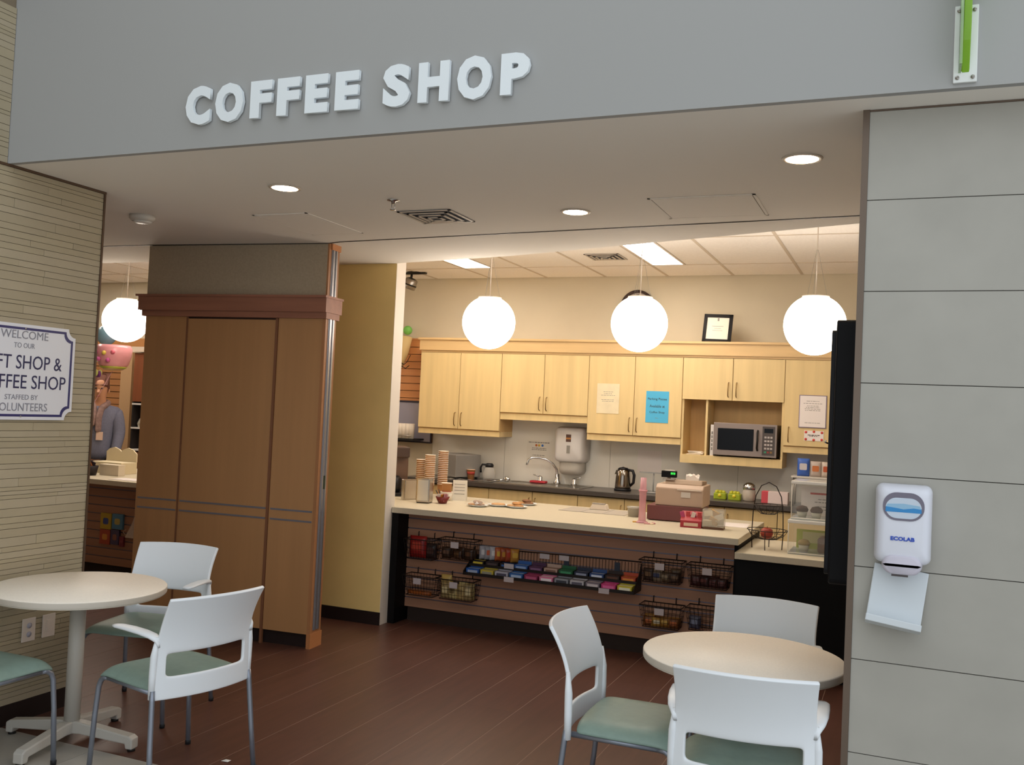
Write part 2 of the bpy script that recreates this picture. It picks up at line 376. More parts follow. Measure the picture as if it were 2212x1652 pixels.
# blade sign bracket, top right
t = thing('blade_sign', 'white wall plate holding a green acrylic blade sign above the pier', 'sign', (.133, 3.27, 2.754))
box('plate', M('plate_white', '#dfe2e0', .4), -.034, .034, -.012, 0, 0, .245, t, bevel=.002)
for sx, sz in ((-.022, .015), (.022, .015), (-.022, .228), (.022, .228)):
    sc = MB().lathe([(0, 0), (.006, 0), (.006, .003), (.0, .003)], 12, (sx, -.016, sz), 'y').build('screw', m_steel, t)
    box('slot', M('slot_dark', '#3a3a3a', .6), sx-.0045, sx+.0045, -.0165, -.0155, sz-.0008, sz+.0008, sc)
m_acr = M('green_acrylic', '#86b52e', .15, alpha=.85)
mb = MB().prism([(-.012, .03), (-.05, .12), (-.06, .15), (-.16, .6), (-.16, .95), (-.012, .95)], 'x', -.006, .016)
mb.build('blade', m_acr, t, (-.004, 0, 0), bevel=.002)
MB().prism([(-.010, .03), (-.05, .12), (-.06, .155), (-.012, .155)], 'x', -.0065, -.003).build('blade_foot', M('olive_acrylic', '#7b9427', .2), t, (-.006, 0, 0))
box('clear_sheet', glassy('pale_acrylic', '#bfe3a8', .45), -.02, -.012, -.10, -.012, .03, .95, t)
# welcome sign on the left wall ------------------------------------------
m_sign = M('sign_white', '#dcdce2', .35); m_navy = M('sign_navy', '#2b2a63', .4); m_signgrey = M('sign_grey', '#84848f', .5); m_signdark = M('sign_dark', '#26264f', .5)
ya, yb, za, zb = 3.106, 3.724, 1.505, 1.977
def notch(e, r=.045):
    y0, y1, z0, z1 = ya+e, yb-e, za+e, zb-e; P = []
    for (cy, cz, a0, a1) in ((y1, z1, 270, 180), (y0, z1, 360, 270), (y0, z0, 90, 0), (y1, z0, 180, 90)):
        for i in range(7):
            a = math.radians(a0+(a1-a0)*i/6); P.append((cy+r*math.cos(a), cz+r*math.sin(a)))
    return P
t = thing('welcome_sign', 'white notched sign with navy border and lettering on the stone slat wall', 'sign', (-4.05, (ya+yb)/2, za))
off = Vector((-4.05, (ya+yb)/2, za))
def onsign(mb, name, m): 
    o = mb.build(name, m, t); o.data.transform(Matrix.Translation(-off)); return o
onsign(MB().prism(notch(0), 'x', -4.049, -4.038), 'board', m_sign)
A, B_ = notch(.016), notch(.028)
n = len(A); mb = MB()
for i in range(n):
    j = (i+1) % n
    q = [A[i], A[j], B_[j], B_[i]]
    mb.prism(q, 'x', -4.039, -4.0368)
onsign(mb, 'border', m_navy)
cy = 3.415
for s, z, w, h, m in (('WELCOME', 1.925, .275, .040, m_signgrey), ('TO OUR', 1.872, .12, .025, m_signgrey), ('GIFT SHOP &', 1.790, .46, .068, m_signdark), ('COFFEE SHOP', 1.693, .52, .068, m_signdark), ('STAFFED BY', 1.617, .19, .025, m_signgrey), ('VOLUNTEERS', 1.568, .31, .040, m_signgrey)):
    o = text('lettering', s, m, .1, face_x(-4.0375, cy, z), t, depth=.0008, fit=(w, h)); o.data.transform(Matrix.Translation(-off))
MB().lathe([(0, 0), (.004, 0), (.004, .003), (0, .003)], 10, axis='x').build('screw', m_steel, t, (.0125, cy-off.y, 1.968-1.505-.012))
MB().lathe([(0, 0), (.004, 0), (.004, .003), (0, .003)], 10, axis='x').build('screw', m_steel, t, (.0125, cy-off.y, .017))
# wall plates
def wallplate(y, lab, outlet):
    t = thing('wall_plate', lab, 'outlet', (-4.05, y, .45)); pm = M('plate_cream', '#d8cbc0', .45)
    box('cover', pm, .0, .008, -.038, .038, -.058, .058, t, bevel=.002)
    if outlet:
        for dz in (-.022, .022): MB().lathe([(0, 0), (.014, 0), (.014, .003), (0, .003)], 16, (.0075, 0, dz), 'x').build('socket', M('socket_grey', '#a9a7b5', .5), t)
    else:
        box('rocker', pm, .0075, .011, -.016, .016, -.03, .03, t)
wallplate(3.547, 'cream outlet plate with socket low on the stone slat wall under the table', True)
wallplate(3.668, 'plain cream wall plate beside the outlet, low on the stone slat wall', False)
# hand sanitizer dispenser on the pier -----------------------------------
t = thing('sanitizer_dispenser', 'white wall-mounted hand sanitizer dispenser with drip tray on the stone pier', 'dispenser', (-.003, 3.43, 1.0))
m_disp = M('dispenser_white', '#d9dbe6', .35)
# body: loft of rounded rectangles, back to front
def loft(sections, name, mats, parent, caps=True, smooth=True, **kw):
    n = len(sections[0]); vs = [p for s in sections for p in s]; fs = []
    for i in range(len(sections)-1):
        for k in range(n): fs.append((i*n+k, i*n+(k+1) % n, (i+1)*n+(k+1) % n, (i+1)*n+k))
    if caps: fs += [tuple(range(n-1, -1, -1)), tuple((len(sections)-1)*n+k for k in range(n))]
    return MB().add(vs, fs, smooth).build(name, mats, parent, **kw)
secs = []
for yy, e, zb_ in ((-.001, .0, 0), (-.045, .0, 0), (-.085, .006, .004), (-.10, .016, .012), (-.104, .03, .03)):
    pts = rrect(-.086+e, .086-e, .222+zb_, .478-e, .022, 6)
    secs.append([(p[0], yy, p[1]) for p in pts])
loft(secs, 'housing', m_disp, t)
win = rrect(-.062, .062, .365, .455, .042, 8)
MB().prism(win, 'y', -.1062, -.100).build('window', M('window_grey', '#6f6a7a', .3), t)
MB().prism(rrect(-.054, .054, .372, .438, .034, 8), 'y', -.1072, -.104).build('pouch', M('pouch_clear', '#c3cfdf', .4), t)
MB().prism([(-.054, .392), (.054, .392), (.053, .405), (.03, .407), (.0, .402), (-.03, .406), (-.053, .408)], 'y', -.1078, -.105).build('pouch_band', M('pouch_blue', '#2f86c6', .4), t)
MB().prism([(-.053, .408), (-.03, .406), (.0, .402), (.03, .407), (.053, .405), (.048, .415), (.0, .42), (-.048, .417)], 'y', -.1076, -.105).build('pouch_fade', M('pouch_sky', '#8fb8d6', .4), t)
text('brand_lettering', 'ECOLAB', M('ecolab_blue', '#1f49b8', .4), .03, face_y(0, -.1055, .307), t, depth=.0008, bold=.0012, fit=(.072, .013))
secs = [[(p[0], yy, p[1]) for p in rrect(-.062+e, .062-e, .192+e*.3, .255-e*.5, .03, 6)] for yy, e in ((-.01, 0), (-.07, 0), (-.107, .004), (-.112, .014))]
loft(secs, 'nozzle_cover', M('nozzle_lilac', '#c6c2d0', .35), t)
box('nozzle', M('nozzle_dark', '#5b5355', .5), -.03, .02, -.09, -.07, .184, .194, t)
R_TRAY = math.radians(7)
tr = M('tray_white', '#cfd6dc', .4)
TR = Matrix.Translation((.0, 0, .2)) @ Matrix.Rotation(R_TRAY, 4, 'Y') @ Matrix.Rotation(-.16, 4, 'X') @ Matrix.Translation((0, 0, -.2))
mb = MB().box(-.084, .084, -.010, -.003, .02, .20, TR)
mb.build('tray_back', tr, t, bevel=.003)
mb = MB().prism([(-.003, .02), (-.012, .028), (-.085, .022), (-.089, .034), (-.094, .033), (-.092, .012), (-.004, .0)], 'x', -.084, .084, TR)
mb.build('drip_tray', tr, t, bevel=.002)
# tall black panel fixed to the inner side of the pier
t = thing('black_display', 'tall black wall-mounted display panel seen edge-on beside the stone pier', 'display', (-.172, 3.66, 1.09))
MB().prism(rrect(-.035, .30, 0, .955, .02, 4), 'x', -.075, -.001).build('casing', M('display_black', '#0b0a0d', .55, spec=.2), t, bevel=.006)
MB().prism(rrect(-.01, .28, .03, .92, .02, 4), 'x', -.092, -.075).build('bezel', M('display_bezel', '#121014', .5, spec=.25), t, bevel=.003)
MB().tube([(-.093, .0, .505), (-.104, -.004, .508), (-.100, -.006, .515)], .003).build('latch', m_chrome, t)
# ================================================================== wooden closure cabinet
m_maple = M('maple_veneer', '#b38457', .5, noise=(2.2, .06, (7, 7, .35)))
m_mapledk = M('maple_rail', '#9a6650', .5, noise=(3, .12, (.5, 6, 6)))
m_stile = M('maple_stile', '#a5724a', .5, noise=(3, .12, (6, 6, .5)))
m_fabric = M('taupe_panel', '#ab9a82', .9, noise=(80, .06, (1, 1, 1)))
m_strip = M('metal_inlay', '#8a8b96', .4, metal=.6)
m_alu = M('aluminium_track', '#a5a3a6', .35, metal=.8)
t = thing('closure_cabinet', 'tall maple closure cabinet with crown rail and grey metal inlay strips', 'cabinet', (-3.66, 5.462, 0), math.radians(4.5))
D = .14
def pb(name, m, x0, x1, z0, z1, y0=-.0, y1=D, bevel=.0, parent=None): return box(name, m, x0, x1, y0, y1, z0, z1, parent or t, bevel)
pb('core', M('cabinet_gap', '#3a251b', .8), -1.46, -.03, .10, 2.73, .006, D-.004)
pb('upper_panel', m_fabric, -1.472, -.012, 2.379, 2.738, 0, D)
pb('side_panel', m_maple, -1.469, -1.112, .095, 2.226, -.002, D)
door = pb('door_leaf', m_maple, -1.106, -.371, .095, 2.213, -.0005, D-.02)
pb('end_panel', m_maple, -.364, -.024, .095, 2.226, -.002, D)
pb('astragal', M('astragal_brown', '#80543a', .5), -.384, -.366, .0, 2.224, -.010, .01)
pb('astragal', M('astragal_brown'), -1.116, -1.104, .095, 2.224, -.006, .01)
for x0, x1 in ((-1.452, -1.125), (-1.092, -.392), (-.352, -.030)):
    for z in (.916, .848): pb('inlay_strip', m_strip, x0, x1, z-.006, z+.006, -.0045, .0)
pb('toe_kick', m_basebrown, -1.46, -.024, 0, .095, .03, D)
pb('end_stile', m_stile, -.024, .0, .0, 2.226, -.003, D)
pb('upper_stile', m_stile, -.012, .0, 2.379, 2.742, -.002, D)
pb('foot_block', M('maple_block', '#b77a4c', .5), -.024, .006, 0, .10, -.006, D+.01)
# crown rail with a cap, a frieze and a bed mould
MB().box(-1.528, .022, -.055, D+.055, 2.366, 2.381).build('crown_cap', m_mapledk, t)
MB().box(-1.512, .018, -.042, D+.042, 2.268, 2.366).build('crown_frieze', m_mapledk, t)
MB().box(-1.492, .012, -.022, D+.022, 2.226, 2.268).build('crown_bed', m_mapledk, t)
# aluminium guide on the end
MB().box(.0, .010, .04, .058, .12, 2.70).box(.0, .010, .082, .10, .12, 2.70).box(.0, .004, .03, .11, .12, 2.70).build('guide_rail', m_alu, t)
pb('head_block', M('maple_block'), -.002, .012, 2.70, 2.742, .02, D)
pb('latch_plate', M('latch_green', '#16301f', .5), .004, .011, 1.07, 1.16, .058, .082)
# ================================================================== counters
m_top = M('cream_laminate', '#cdc2aa', .4, noise=(90, .03, (1, 1, 1)))
m_slatboard = M('slatwall_board', '#a0745a', .55, noise=(3, .10, (.4, 6, 6)))
m_insert = M('slat_insert', '#6f6d7c', .4, metal=.5)
def slatwall(parent, x0, x1, y, z0, z1, pitch=.0762, ox=0, oz=0, inserts=True):
    """boards facing -Y with a metal-lined groove between them"""
    z = z0; me = None; ins = None
    while z < z1-.02:
        h = min(pitch, z1-z)
        if abs(h-pitch) < 1e-6 and me is None:
            me = MB().box(x0, x1, y, y+.018, .0045, h-.0045).mesh('slat'); me.materials.append(m_slatboard)
            ins = MB().box(x0, x1, y+.010, y+.016, -.0045, .0045).mesh('insert'); ins.materials.append(m_insert)
        if abs(h-pitch) < 1e-6:
            s = obj('slat', me, parent, (0, 0, z))
        else: s = MB().box(x0, x1, y, y+.018, .0045, h-.001).build('slat', m_slatboard, parent, (0, 0, z))
        if z > z0: obj('insert', ins, parent, (0, 0, z))
        z += pitch
c1 = thing('service_counter', 'long service counter with slatwall front hung with snack baskets', 'counter', (-2.33, 6.6, 0))
ox, oy = 2.33, -6.6
box('body', M('counter_core', '#2a1c15', .8), -3.55+ox, -1.05+ox, 6.62+oy, 7.6+oy, .0, .84, c1)
slatwall(c1, -3.568+ox, -1.058+ox, 0, .105, .838)
box('toe_kick', m_black, -3.568+ox, -1.058+ox, .06, .075, 0, .104, c1)
box('rear_body', M('counter_core'), -4.58+ox, -3.67+ox, 6.48+oy, 7.6+oy, 0, .838, c1)
box('left_end', m_black, -3.626+ox, -3.57+ox, 6.44+oy, 7.6+oy, 0, .838, c1)
box('right_end', m_black, -1.058+ox, -1.03+ox, 6.60+oy, 7.6+oy, 0, .838, c1)
w1 = MB().prism([(-3.625, 6.425), (-1.005, 6.425), (-1.005, 7.65), (-4.6, 7.65), (-4.6, 6.475), (-3.625, 6.475)], 'z', .84, .885).build('worktop', m_top, bevel=.004)
w1.data.transform(Matrix.Translation((2.3, -7, -.84))); w1.location = (-2.3, 7, .84)
tag(w1, 'cream laminate worktop of the long service counter', 'worktop')
c2 = thing('end_counter', 'lower black counter section beside the pier', 'counter', (-.4, 6.9, 0))
box('body', m_black, -.625, .70, -.42, .35, .06, .75, c2)
box('toe_kick', m_black, -.60, .68, -.36, .30, 0, .06, c2)
w2 = MB().box(-.628, .74, -.475, .40, 0, .045).build('worktop', m_top, None, (-.4, 6.9, .75), bevel=.004)
tag(w2, 'lower cream laminate worktop holding the pastry cases', 'worktop')
c3 = thing('gift_counter', 'gift shop counter with slatwall front seen through the left gap', 'counter', (-7.2, 6.6, 0))
box('body', M('counter_core'), -2.2, 1.9, .02, 1.0, 0, .84, c3)
slatwall(c3, -2.2, 1.9, 0, .105, .838)
box('toe_kick', m_black, -2.2, 1.9, .06, .075, 0, .104, c3)
w3 = MB().box(-2.3, 2.0, -.16, 1.05, 0, .045).build('worktop', m_top, None, (-7.2, 6.6, .84), bevel=.004)
tag(w3, 'cream laminate worktop of the gift shop counter', 'worktop')
# back run: base cabinets, worktop, sink --------------------------------
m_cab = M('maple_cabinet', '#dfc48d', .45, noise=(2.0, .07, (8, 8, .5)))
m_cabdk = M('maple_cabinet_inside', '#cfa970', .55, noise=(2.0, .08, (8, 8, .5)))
m_handle = M('handle_bronze', '#8f7348', .35, metal=.8)
m_gap = M('cabinet_shadow_gap', '#5d4526', .9)
m_bt = M('grey_worktop', '#4d4641', .3)
def handle(parent, x, y, z0, z1):
    zm = (z0+z1)/2
    return MB().tube([(x, y, z0), (x, y-.022, z0+.012), (x, y-.030, zm), (x, y-.022, z1-.012), (x, y, z1)], .0045, 8).build('handle', m_handle, parent)
XC = [-4.533, -3.645, -2.757, -1.873, -.985, -.097]
bl = ['beside the coffee corner, leftmost base unit', 'below the sink, second base unit', 'below the kettle, third base unit', 'behind the cash register, fourth base unit', 'behind the pastry cases, fifth base unit']
for i in range(5):
    xa, xb = XC[i], XC[i+1]; w = xb-xa
    t = thing('base_cabinet', 'maple base cabinet '+bl[i]+' under the grey worktop', 'cabinet', (xa, 8.32, 0), group='base cabinets of the back run')
    box('body', m_gap, .002, w-.002, 0, .49, .10, .925, t)
    box('toe_kick', m_basebrown, .002, w-.002, .06, .49, 0, .10, t)
    for k in range(2):
        d = box('door', m_cab, k*w/2+.003, (k+1)*w/2-.003, -.018, 0, .105, .915, t, bevel=.0015)
        hx = w/2-.03 if k == 0 else w/2+.03
        handle(d, hx, -.018, .74, .86)
wt = MB().box(-4.56, .30, 8.27, YB-.012, .925, .97).build('back_worktop', m_bt, bevel=.004)
wt.data.transform(Matrix.Translation((2.1, -8.5, -.925))); wt.location = (-2.1, 8.5, .925)
tag(wt, 'dark grey worktop along the back wall with the sink', 'worktop')
# double sink insert
t = thing('kitchen_sink', 'shallow stainless steel sink set into the grey worktop', 'sink', (-3.17, 8.52, .97))
mb = MB().box(-.42, .42, -.19, -.165, .0, .006).box(-.42, .42, .14, .24, 0, .006).box(-.42, -.39, -.165, .14, 0, .006).box(.39, .42, -.165, .14, 0, .006).box(-.02, .02, -.165, .14, 0, .006)
mb.build('rim', m_steel, t, bevel=.002)
box('basin', M('sink_basin', '#8c8881', .3, metal=.9), -.39, -.02, -.165, .14, .0004, .002, t)
box('basin', M('sink_basin'), .02, .39, -.165, .14, .0004, .002, t)
t = thing('faucet', 'chrome gooseneck kitchen faucet with two lever handles at the sink', 'faucet', (-3.20, 8.74, .976)); t.scale = (1.35, 1.2, 1.25)
MB().lathe([(.026, 0), (.026, .012), (.016, .03), (.014, .075), (.0, .078)], 20, (.06, 0, 0)).build('body', m_chrome, t)
pts = [(.06, 0, .07)]+[(.06-.115+.115*math.cos(a)+0, -.02*i, .11+.10*math.sin(a)) for i, a in enumerate([math.pi*k/8 for k in range(0, 8)])]
pts = [(.06, 0, .05), (.057, -.01, .11), (.03, -.03, .155), (-.01, -.05, .182), (-.06, -.075, .195), (-.105, -.095, .193), (-.13, -.105, .178), (-.138, -.109, .15), (-.139, -.11, .135)]
MB().tube(pts, .0085, 10).build('spout', m_chrome, t)
for sx in (-.07, .19):
    h = MB().lathe([(.022, 0), (.022, .01), (.015, .02), (.017, .04), (.010, .05), (0, .052)], 18, (sx, 0, 0)).build('valve', m_chrome, t)
    e = -1 if sx < 0 else 1
    MB().tube([(sx, 0, .045), (sx+e*.05, -.01, .058)], [.006, .004], 8).build('lever', m_chrome, h)
t = MB().box(-.08, .08, -.04, .04, 0, .02).build('sponge', M('sponge_red', '#b3323a', .8), None, (-3.28, 8.66, .976), bevel=.006); tag(t, 'red sponge on the sink rim beside the faucet', 'sponge')
# upper cabinets ----------------------------------------------------------
ul = ['leftmost upper unit beside the slatwall', 'shorter upper unit above the sink', 'upper unit with the cream and blue notices', 'upper unit over the microwave shelf', 'rightmost upper unit with the framed notice']
bot = [1.40, 1.575, 1.425, 1.27, 1.41]; dbot = [1.46, 1.645, 1.488, 1.838, 1.472]
for i in range(5):
    xa, xb = XC[i], XC[i+1]; w = xb-xa; Z0, Z1, ZD = bot[i], 2.212, dbot[i]
    t = thing('wall_cabinet', 'light maple wall cabinet, '+ul[i], 'cabinet', (xa, 8.5, Z0), group='wall cabinets of the back run'); H = Z1-Z0; hd = ZD-Z0; dp = YB-8.5
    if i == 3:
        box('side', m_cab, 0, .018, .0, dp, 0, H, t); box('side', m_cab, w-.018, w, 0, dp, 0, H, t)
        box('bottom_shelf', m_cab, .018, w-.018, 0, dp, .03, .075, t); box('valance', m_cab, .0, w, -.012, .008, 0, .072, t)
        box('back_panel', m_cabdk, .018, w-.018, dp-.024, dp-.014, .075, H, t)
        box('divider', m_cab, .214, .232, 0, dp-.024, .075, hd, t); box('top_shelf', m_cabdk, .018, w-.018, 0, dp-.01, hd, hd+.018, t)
    else:
        box('body', m_cabdk, .001, w-.001, 0, dp, .04, H, t)
        box('valance', m_cab, .001, w-.001, -.004, .018, 0, hd-.012, t)
        if Z0 > 1.42 and False: pass
        box('end_panel', m_cab, w-.018, w-.0005, .018, dp, 0, .05, t)
    nd = 1 if i == 4 else 2
    for k in range(nd):
        d = box('door', m_cab, k*w/nd+.0025, (k+1)*w/nd-.0025, -.020, -.001, hd, H-.004, t, bevel=.0015)
        if nd == 2: hx = w/2-.035 if k == 0 else w/2+.035
        else: hx = .045
        hz = hd+.03 if i != 3 else hd+.03
        handle(d, hx, -.020, hz, hz+.13)
cr = struct(MB().box(-4.56, .3, 8.45, YB, 2.335, 2.355).box(-4.545, .3, 8.465, YB, 2.232, 2.335).box(-4.533, .3, 8.482, YB, 2.212, 2.232).build('trim_5', M('maple_crown', '#d8b682', .45, noise=(2, .10, (.6, 6, 6)))))
# ================================================================== tables
m_ttop = M('table_laminate', '#f8efe2', .5, noise=(120, .03, (1, 1, 1)))
m_tedge = M('table_edge', '#c9c0b4', .5)
m_tbase = M('table_base_paint', '#b9b4ac', .4)
def table(x, y, rz, label):
    t = thing('cafe_table', label, 'table', (x, y, 0), rz, 'round cafe tables'); R = .393
    MB().lathe([(0, .700), (R-.004, .700), (R, .704), (R, .731), (R-.003, .735), (0, .735)], 72).build('table_top', [m_ttop], t)
    MB().lathe([(R+.0006, .705), (R+.0012, .708), (R+.0012, .728), (R+.0006, .731), (R-.001, .731), (R-.001, .705)], 72).build('edge_band', m_tedge, t)
    MB().lathe([(.036, .06), (.036, .70)], 28).build('column', m_tbase, t)
    box('spider', m_tbase, -.15, .15, -.15, .15, .69, .70, t)
    for k in range(4):
        b = MB().prism([(.0, .045), (.0, .105), (.06, .105), (.325, .072), (.345, .06), (.345, .012), (.31, .012), (.305, .034), (.06, .05)], 'y', -.026, .026)
        o = b.build('base_arm', m_tbase, t, None, math.radians(9+90*k), bevel=.006)
        MB().lathe([(.018, 0), (.018, .013)], 14, (.327, 0, 0)).build('glide', M('glide_black', '#181512', .6), o)
table(-3.61, 3.44, 0, 'round pale laminate cafe table beside the stone slat wall')
table(-.575, 3.90, .35, 'round pale laminate cafe table in front of the stone pier')
# ================================================================== chairs (local: facing +x)
m_shell = M('chair_white', '#e8edf3', .4)
m_seat = M('seat_green', '#82988f', .45, noise=(30, .05, (1, 1, 1)))
m_leg = M('chair_leg_silver', '#8d93a0', .35, metal=.6)
m_cap = M('chair_glide', '#1b1b1f', .6)
def back_mesh():
    zs = [.398, .408, .45, .478, .492, .52, .55, .572, .586, .62, .66, .70, .74, .78, .812, .822, .826]
    us = [-1, -.975, -.86, -.815, -.79, -.6, -.4, -.2, 0, .2, .4, .6, .79, .815, .86, .975, 1]
    def w(z):
        a = max(0., min(1., (z-.56)/.12)); a = a*a*(3-2*a); b = max(0., (z-.66)/.166)
        return .245-.014*a+.006*b*b
    def pt(u, z):
        q = max(0., (z-.58)/.246); x = -.245-.088*q**1.8
        bow = -.046*(1-u*u)*(1.0+.15*q)
        return (x+bow+.012, u*w(z), z+.004*(1-u*u)*q)
    vs = [pt(u, z) for z in zs for u in us]; n = len(us); fs = []
    for i in range(len(zs)-1):
        for j in range(n-1):
            zc = (zs[i]+zs[i+1])/2; uc = (us[j]+us[j+1])/2
            if .485 < zc < .58 and abs(uc) < .80: continue
            fs.append((i*n+j, i*n+j+1, (i+1)*n+j+1, (i+1)*n+j))
    return MB().add(vs, fs, True).mesh('back_shell')
def cushion():
    N, K = 14, 14; top = []; bot = []
    for i in range(N+1):
        for j in range(K+1):
            a = -1+2*i/N; b = -1+2*j/K
            x = a*math.sqrt(1-.16*b*b)*.208-.012; y = b*math.sqrt(1-.06*a*a)*.243
            e = max(abs(a)**7, abs(b)**7)
            z = .476-.012*(1-(a*.5)**2)*(1-b*b)*.4-.026*abs(b)**8-.022*max(0, a)**6-.010*e
            top.append((x, y, z)); bot.append((x, y, min(z-.012, .447-.022*abs(b)**8-.012*max(0, a)**5)))
    n = K+1; m = len(top); fs = []
    for i in range(N):
        for j in range(K):
            q = (i*n+j, (i+1)*n+j, (i+1)*n+j+1, i*n+j+1); fs.append(q); fs.append(tuple(m+k for k in q[::-1]))
    rim = [i*n for i in range(N+1)]+[N*n+j for j in range(1, n)]+[i*n+K for i in range(N-1, -1, -1)]+[j for j in range(K-1, 0, -1)]
    for a, b in zip(rim, rim[1:]+rim[:1]): fs.append((a, b, m+b, m+a))
    return MB().add(top+bot, fs, True).mesh('seat')
me_back = back_mesh(); me_back.materials.append(m_shell)
me_seat = cushion(); me_seat.materials.append(m_seat)
def chair(label, arms):
    t = thing('cafe_chair', label, 'chair', group='white cafe chairs')
    s = obj('seat', me_seat, t); ss = s.modifiers.new('s', 'SUBSURF'); ss.levels = 1; ss.render_levels = 1
    b = obj('back_shell', me_back, t)
    so = b.modifiers.new('solid', 'SOLIDIFY'); so.thickness = .016; so.offset = 0
    ss = b.modifiers.new('s', 'SUBSURF'); ss.levels = 1; ss.render_levels = 2
    for e in (-1, 1):
        l = MB().tube([(.188, e*.250, 0), (.184, e*.238, .25), (.178, e*.230, .375), (.169, e*.226, .402), (.146, e*.224, .418), (.116, e*.223, .421)], .0115, 12).build('leg', m_leg, t)
        MB().lathe([(.0125, 0), (.0135, .018), (.012, .02)], 12, (.188, e*.250, 0)).build('foot_cap', m_cap, l)
        MB().tube([(.126, e*.223, .421), (-.22, e*.225, .423)], .0115, 12).build('seat_rail', m_leg, t)
        l = MB().tube([(-.285, e*.262, 0), (-.262, e*.254, .2), (-.243, e*.244, .40), (-.238, e*.242, .44)], .0115, 12).build('leg', m_leg, t)
        MB().lathe([(.0125, 0), (.0135, .018), (.012, .02)], 12, (-.285, e*.262, 0)).build('foot_cap', m_cap, l)
        # moulded upright behind the leg top, part of the shell's look
        MB().tube([(-.232, e*.241, .405), (-.233, e*.241, .50), (-.235, e*.240, .58), (-.243, e*.234, .66)], [.014, .0155, .0155, .008], 10).build('upright', m_shell, t)
        if arms:
            P = [(-.252, .228, .630), (-.243, .232, .648), (-.215, .238, .661), (-.15, .244, .668), (-.07, .249, .670), (.01, .252, .668), (.04, .252, .666)]
            Wd = [.012, .017, .025, .029, .030, .028, .018]; Hh = [.012, .011, .010, .009, .008, .007, .006]
            secs = []
            for i, (x, y, z) in enumerate(P):
                a = P[max(i-1, 0)]; c = P[min(i+1, len(P)-1)]; tn = Vector((c[0]-a[0], c[1]-a[1], 0)).normalized(); nn = Vector((-tn.y, tn.x, 0))
                ring = []
                for k in range(12):
                    q = 2*math.pi*k/12; ca = math.copysign(abs(math.cos(q))**.7, math.cos(q)); sa = math.copysign(abs(math.sin(q))**.7, math.sin(q))
                    p = Vector((x, y, z))+nn*Wd[i]*ca; ring.append((p.x, e*p.y, z+Hh[i]*sa))
                secs.append(ring)
            loft(secs, 'armrest', m_shell, t)
    MB().tube([(-.15, -.224, .42), (-.15, .224, .42)], .009, 8).tube([(.10, -.224, .42), (.10, .224, .42)], .009, 8).build('seat_brace', m_leg, t)
    return t
R_ = math.radians
chA = chair('white armchair with green seat, back to the camera, at the left table', True)
chA.location = (-3.005, 3.40, 0); chA.rotation_euler = (0, 0, R_(166))
dup(chA, (-3.67, 3.93, 0), R_(-78), 'white armchair behind the left table, in front of the closure cabinet')
dup(chA, (-.585, 4.31, 0), R_(-90), 'white chair on the far side of the right table, against the black counter')
dup(chA, (-.50, 3.575, 0), R_(95), 'white armchair nearest the camera at the right table, its back turned')
chC = chair('white armless chair seen from the side, left of the right table', False)
chC.location = (-.945, 3.78, 0); chC.rotation_euler = (0, 0, R_(1))
dup(chC, (-3.70, 3.01, 0), R_(90), 'chair at the left edge of the frame, only its teal seat corner showing')
# scrap of paper on the floor
o = MB().add([(-.02, -.01, .001), (.02, -.012, .003), (.024, .008, .006), (-.012, .012, .002), (0, 0, .009)], [(0, 1, 4), (1, 2, 4), (2, 3, 4), (3, 0, 4), (0, 3, 2, 1)], False).build('paper_scrap', M('scrap_white', '#e9e4de', .7), None, (-2.83, 3.60, .0))
tag(o, 'tiny white paper scrap on the floor by the left armchair', 'scrap')
# ================================================================== notices, clock, frame
def lines_on(parent, x0, x1, y, zs, m, h=.004, seed=1, centre=True):
    """rows of illegible printed words"""
    rnd = random.Random(seed); mb = MB()
    for z in zs:
        w = (x1-x0)*rnd.uniform(.55, .95); a = (x0+x1)/2-w/2; e = a+w
        while a < e:
            b = min(a+rnd.uniform(.008, .03), e); mb.box(a, b, y-.0003, y, z, z+h); a = b+.005
    return mb.build('print', m, parent)
m_ink = M('ink_dark', '#3b332c', .7); m_inkg = M('ink_grey', '#8c8780', .7)
YD = 8.478
t = thing('notice', 'cream wrinkled paper notice taped to a maple cabinet door', 'notice', (-2.562, YD, 1.677))
box('sheet', M('paper_cream', '#e6d7b4', .6, noise=(14, .05, (1, 1, 1)), bump=.4), -.107, .107, -.0015, 0, 0, .276, t)
lines_on(t, -.07, .07, -.0016, [.198, .18, .165, .125, .11], m_inkg, seed=3)
t = thing('notice', 'bright blue paper notice in black lettering taped to a maple cabinet door', 'notice', (-2.096, YD, 1.613))
box('sheet', M('paper_blue', '#4fb2dc', .6), -.105, .105, -.0015, 0, 0, .285, t)
for s, z, w, h in (('Parking Passes', .212, .175, .026), ('Available at', .150, .14, .024), ('Coffee Shop', .092, .14, .024)):
    text('lettering', s, m_ink, .03, face_y(0, -.0022, z), t, depth=.0004, fit=(w, h))
lines_on(t, -.02, .02, -.0016, [.04], m_inkg, .003, seed=5)
t = thing('notice', 'white notice in a thin purple frame on the rightmost maple cabinet door', 'notice', (-.747, YD, 1.632))
box('frame', M('frame_purple', '#7a6a86', .5), -.112, .112, -.006, 0, 0, .278, t)
box('sheet', M('paper_white', '#efe6e2', .6), -.106, .106, -.0075, -.005, .006, .272, t)
lines_on(t, -.08, .08, -.0076, [.225, .205, .185, .172, .159, .146, .04], m_inkg, .004, seed=8)
t = thing('notice', 'small white card with red spotted corners below the framed notice', 'notice', (-.731, YD, 1.522))
box('card', M('paper_white'), -.079, .079, -.0015, 0, 0, .086, t)
for x, z in ((-.065, .072), (0, .078), (.065, .072), (-.065, .012), (0, .008), (.065, .012)):
    MB().lathe([(0, 0), (.011, 0), (.011, .0004), (0, .0004)], 12, (x, -.002, z), 'y').build('spot', M('spot_red', '#d6483c', .6), t)
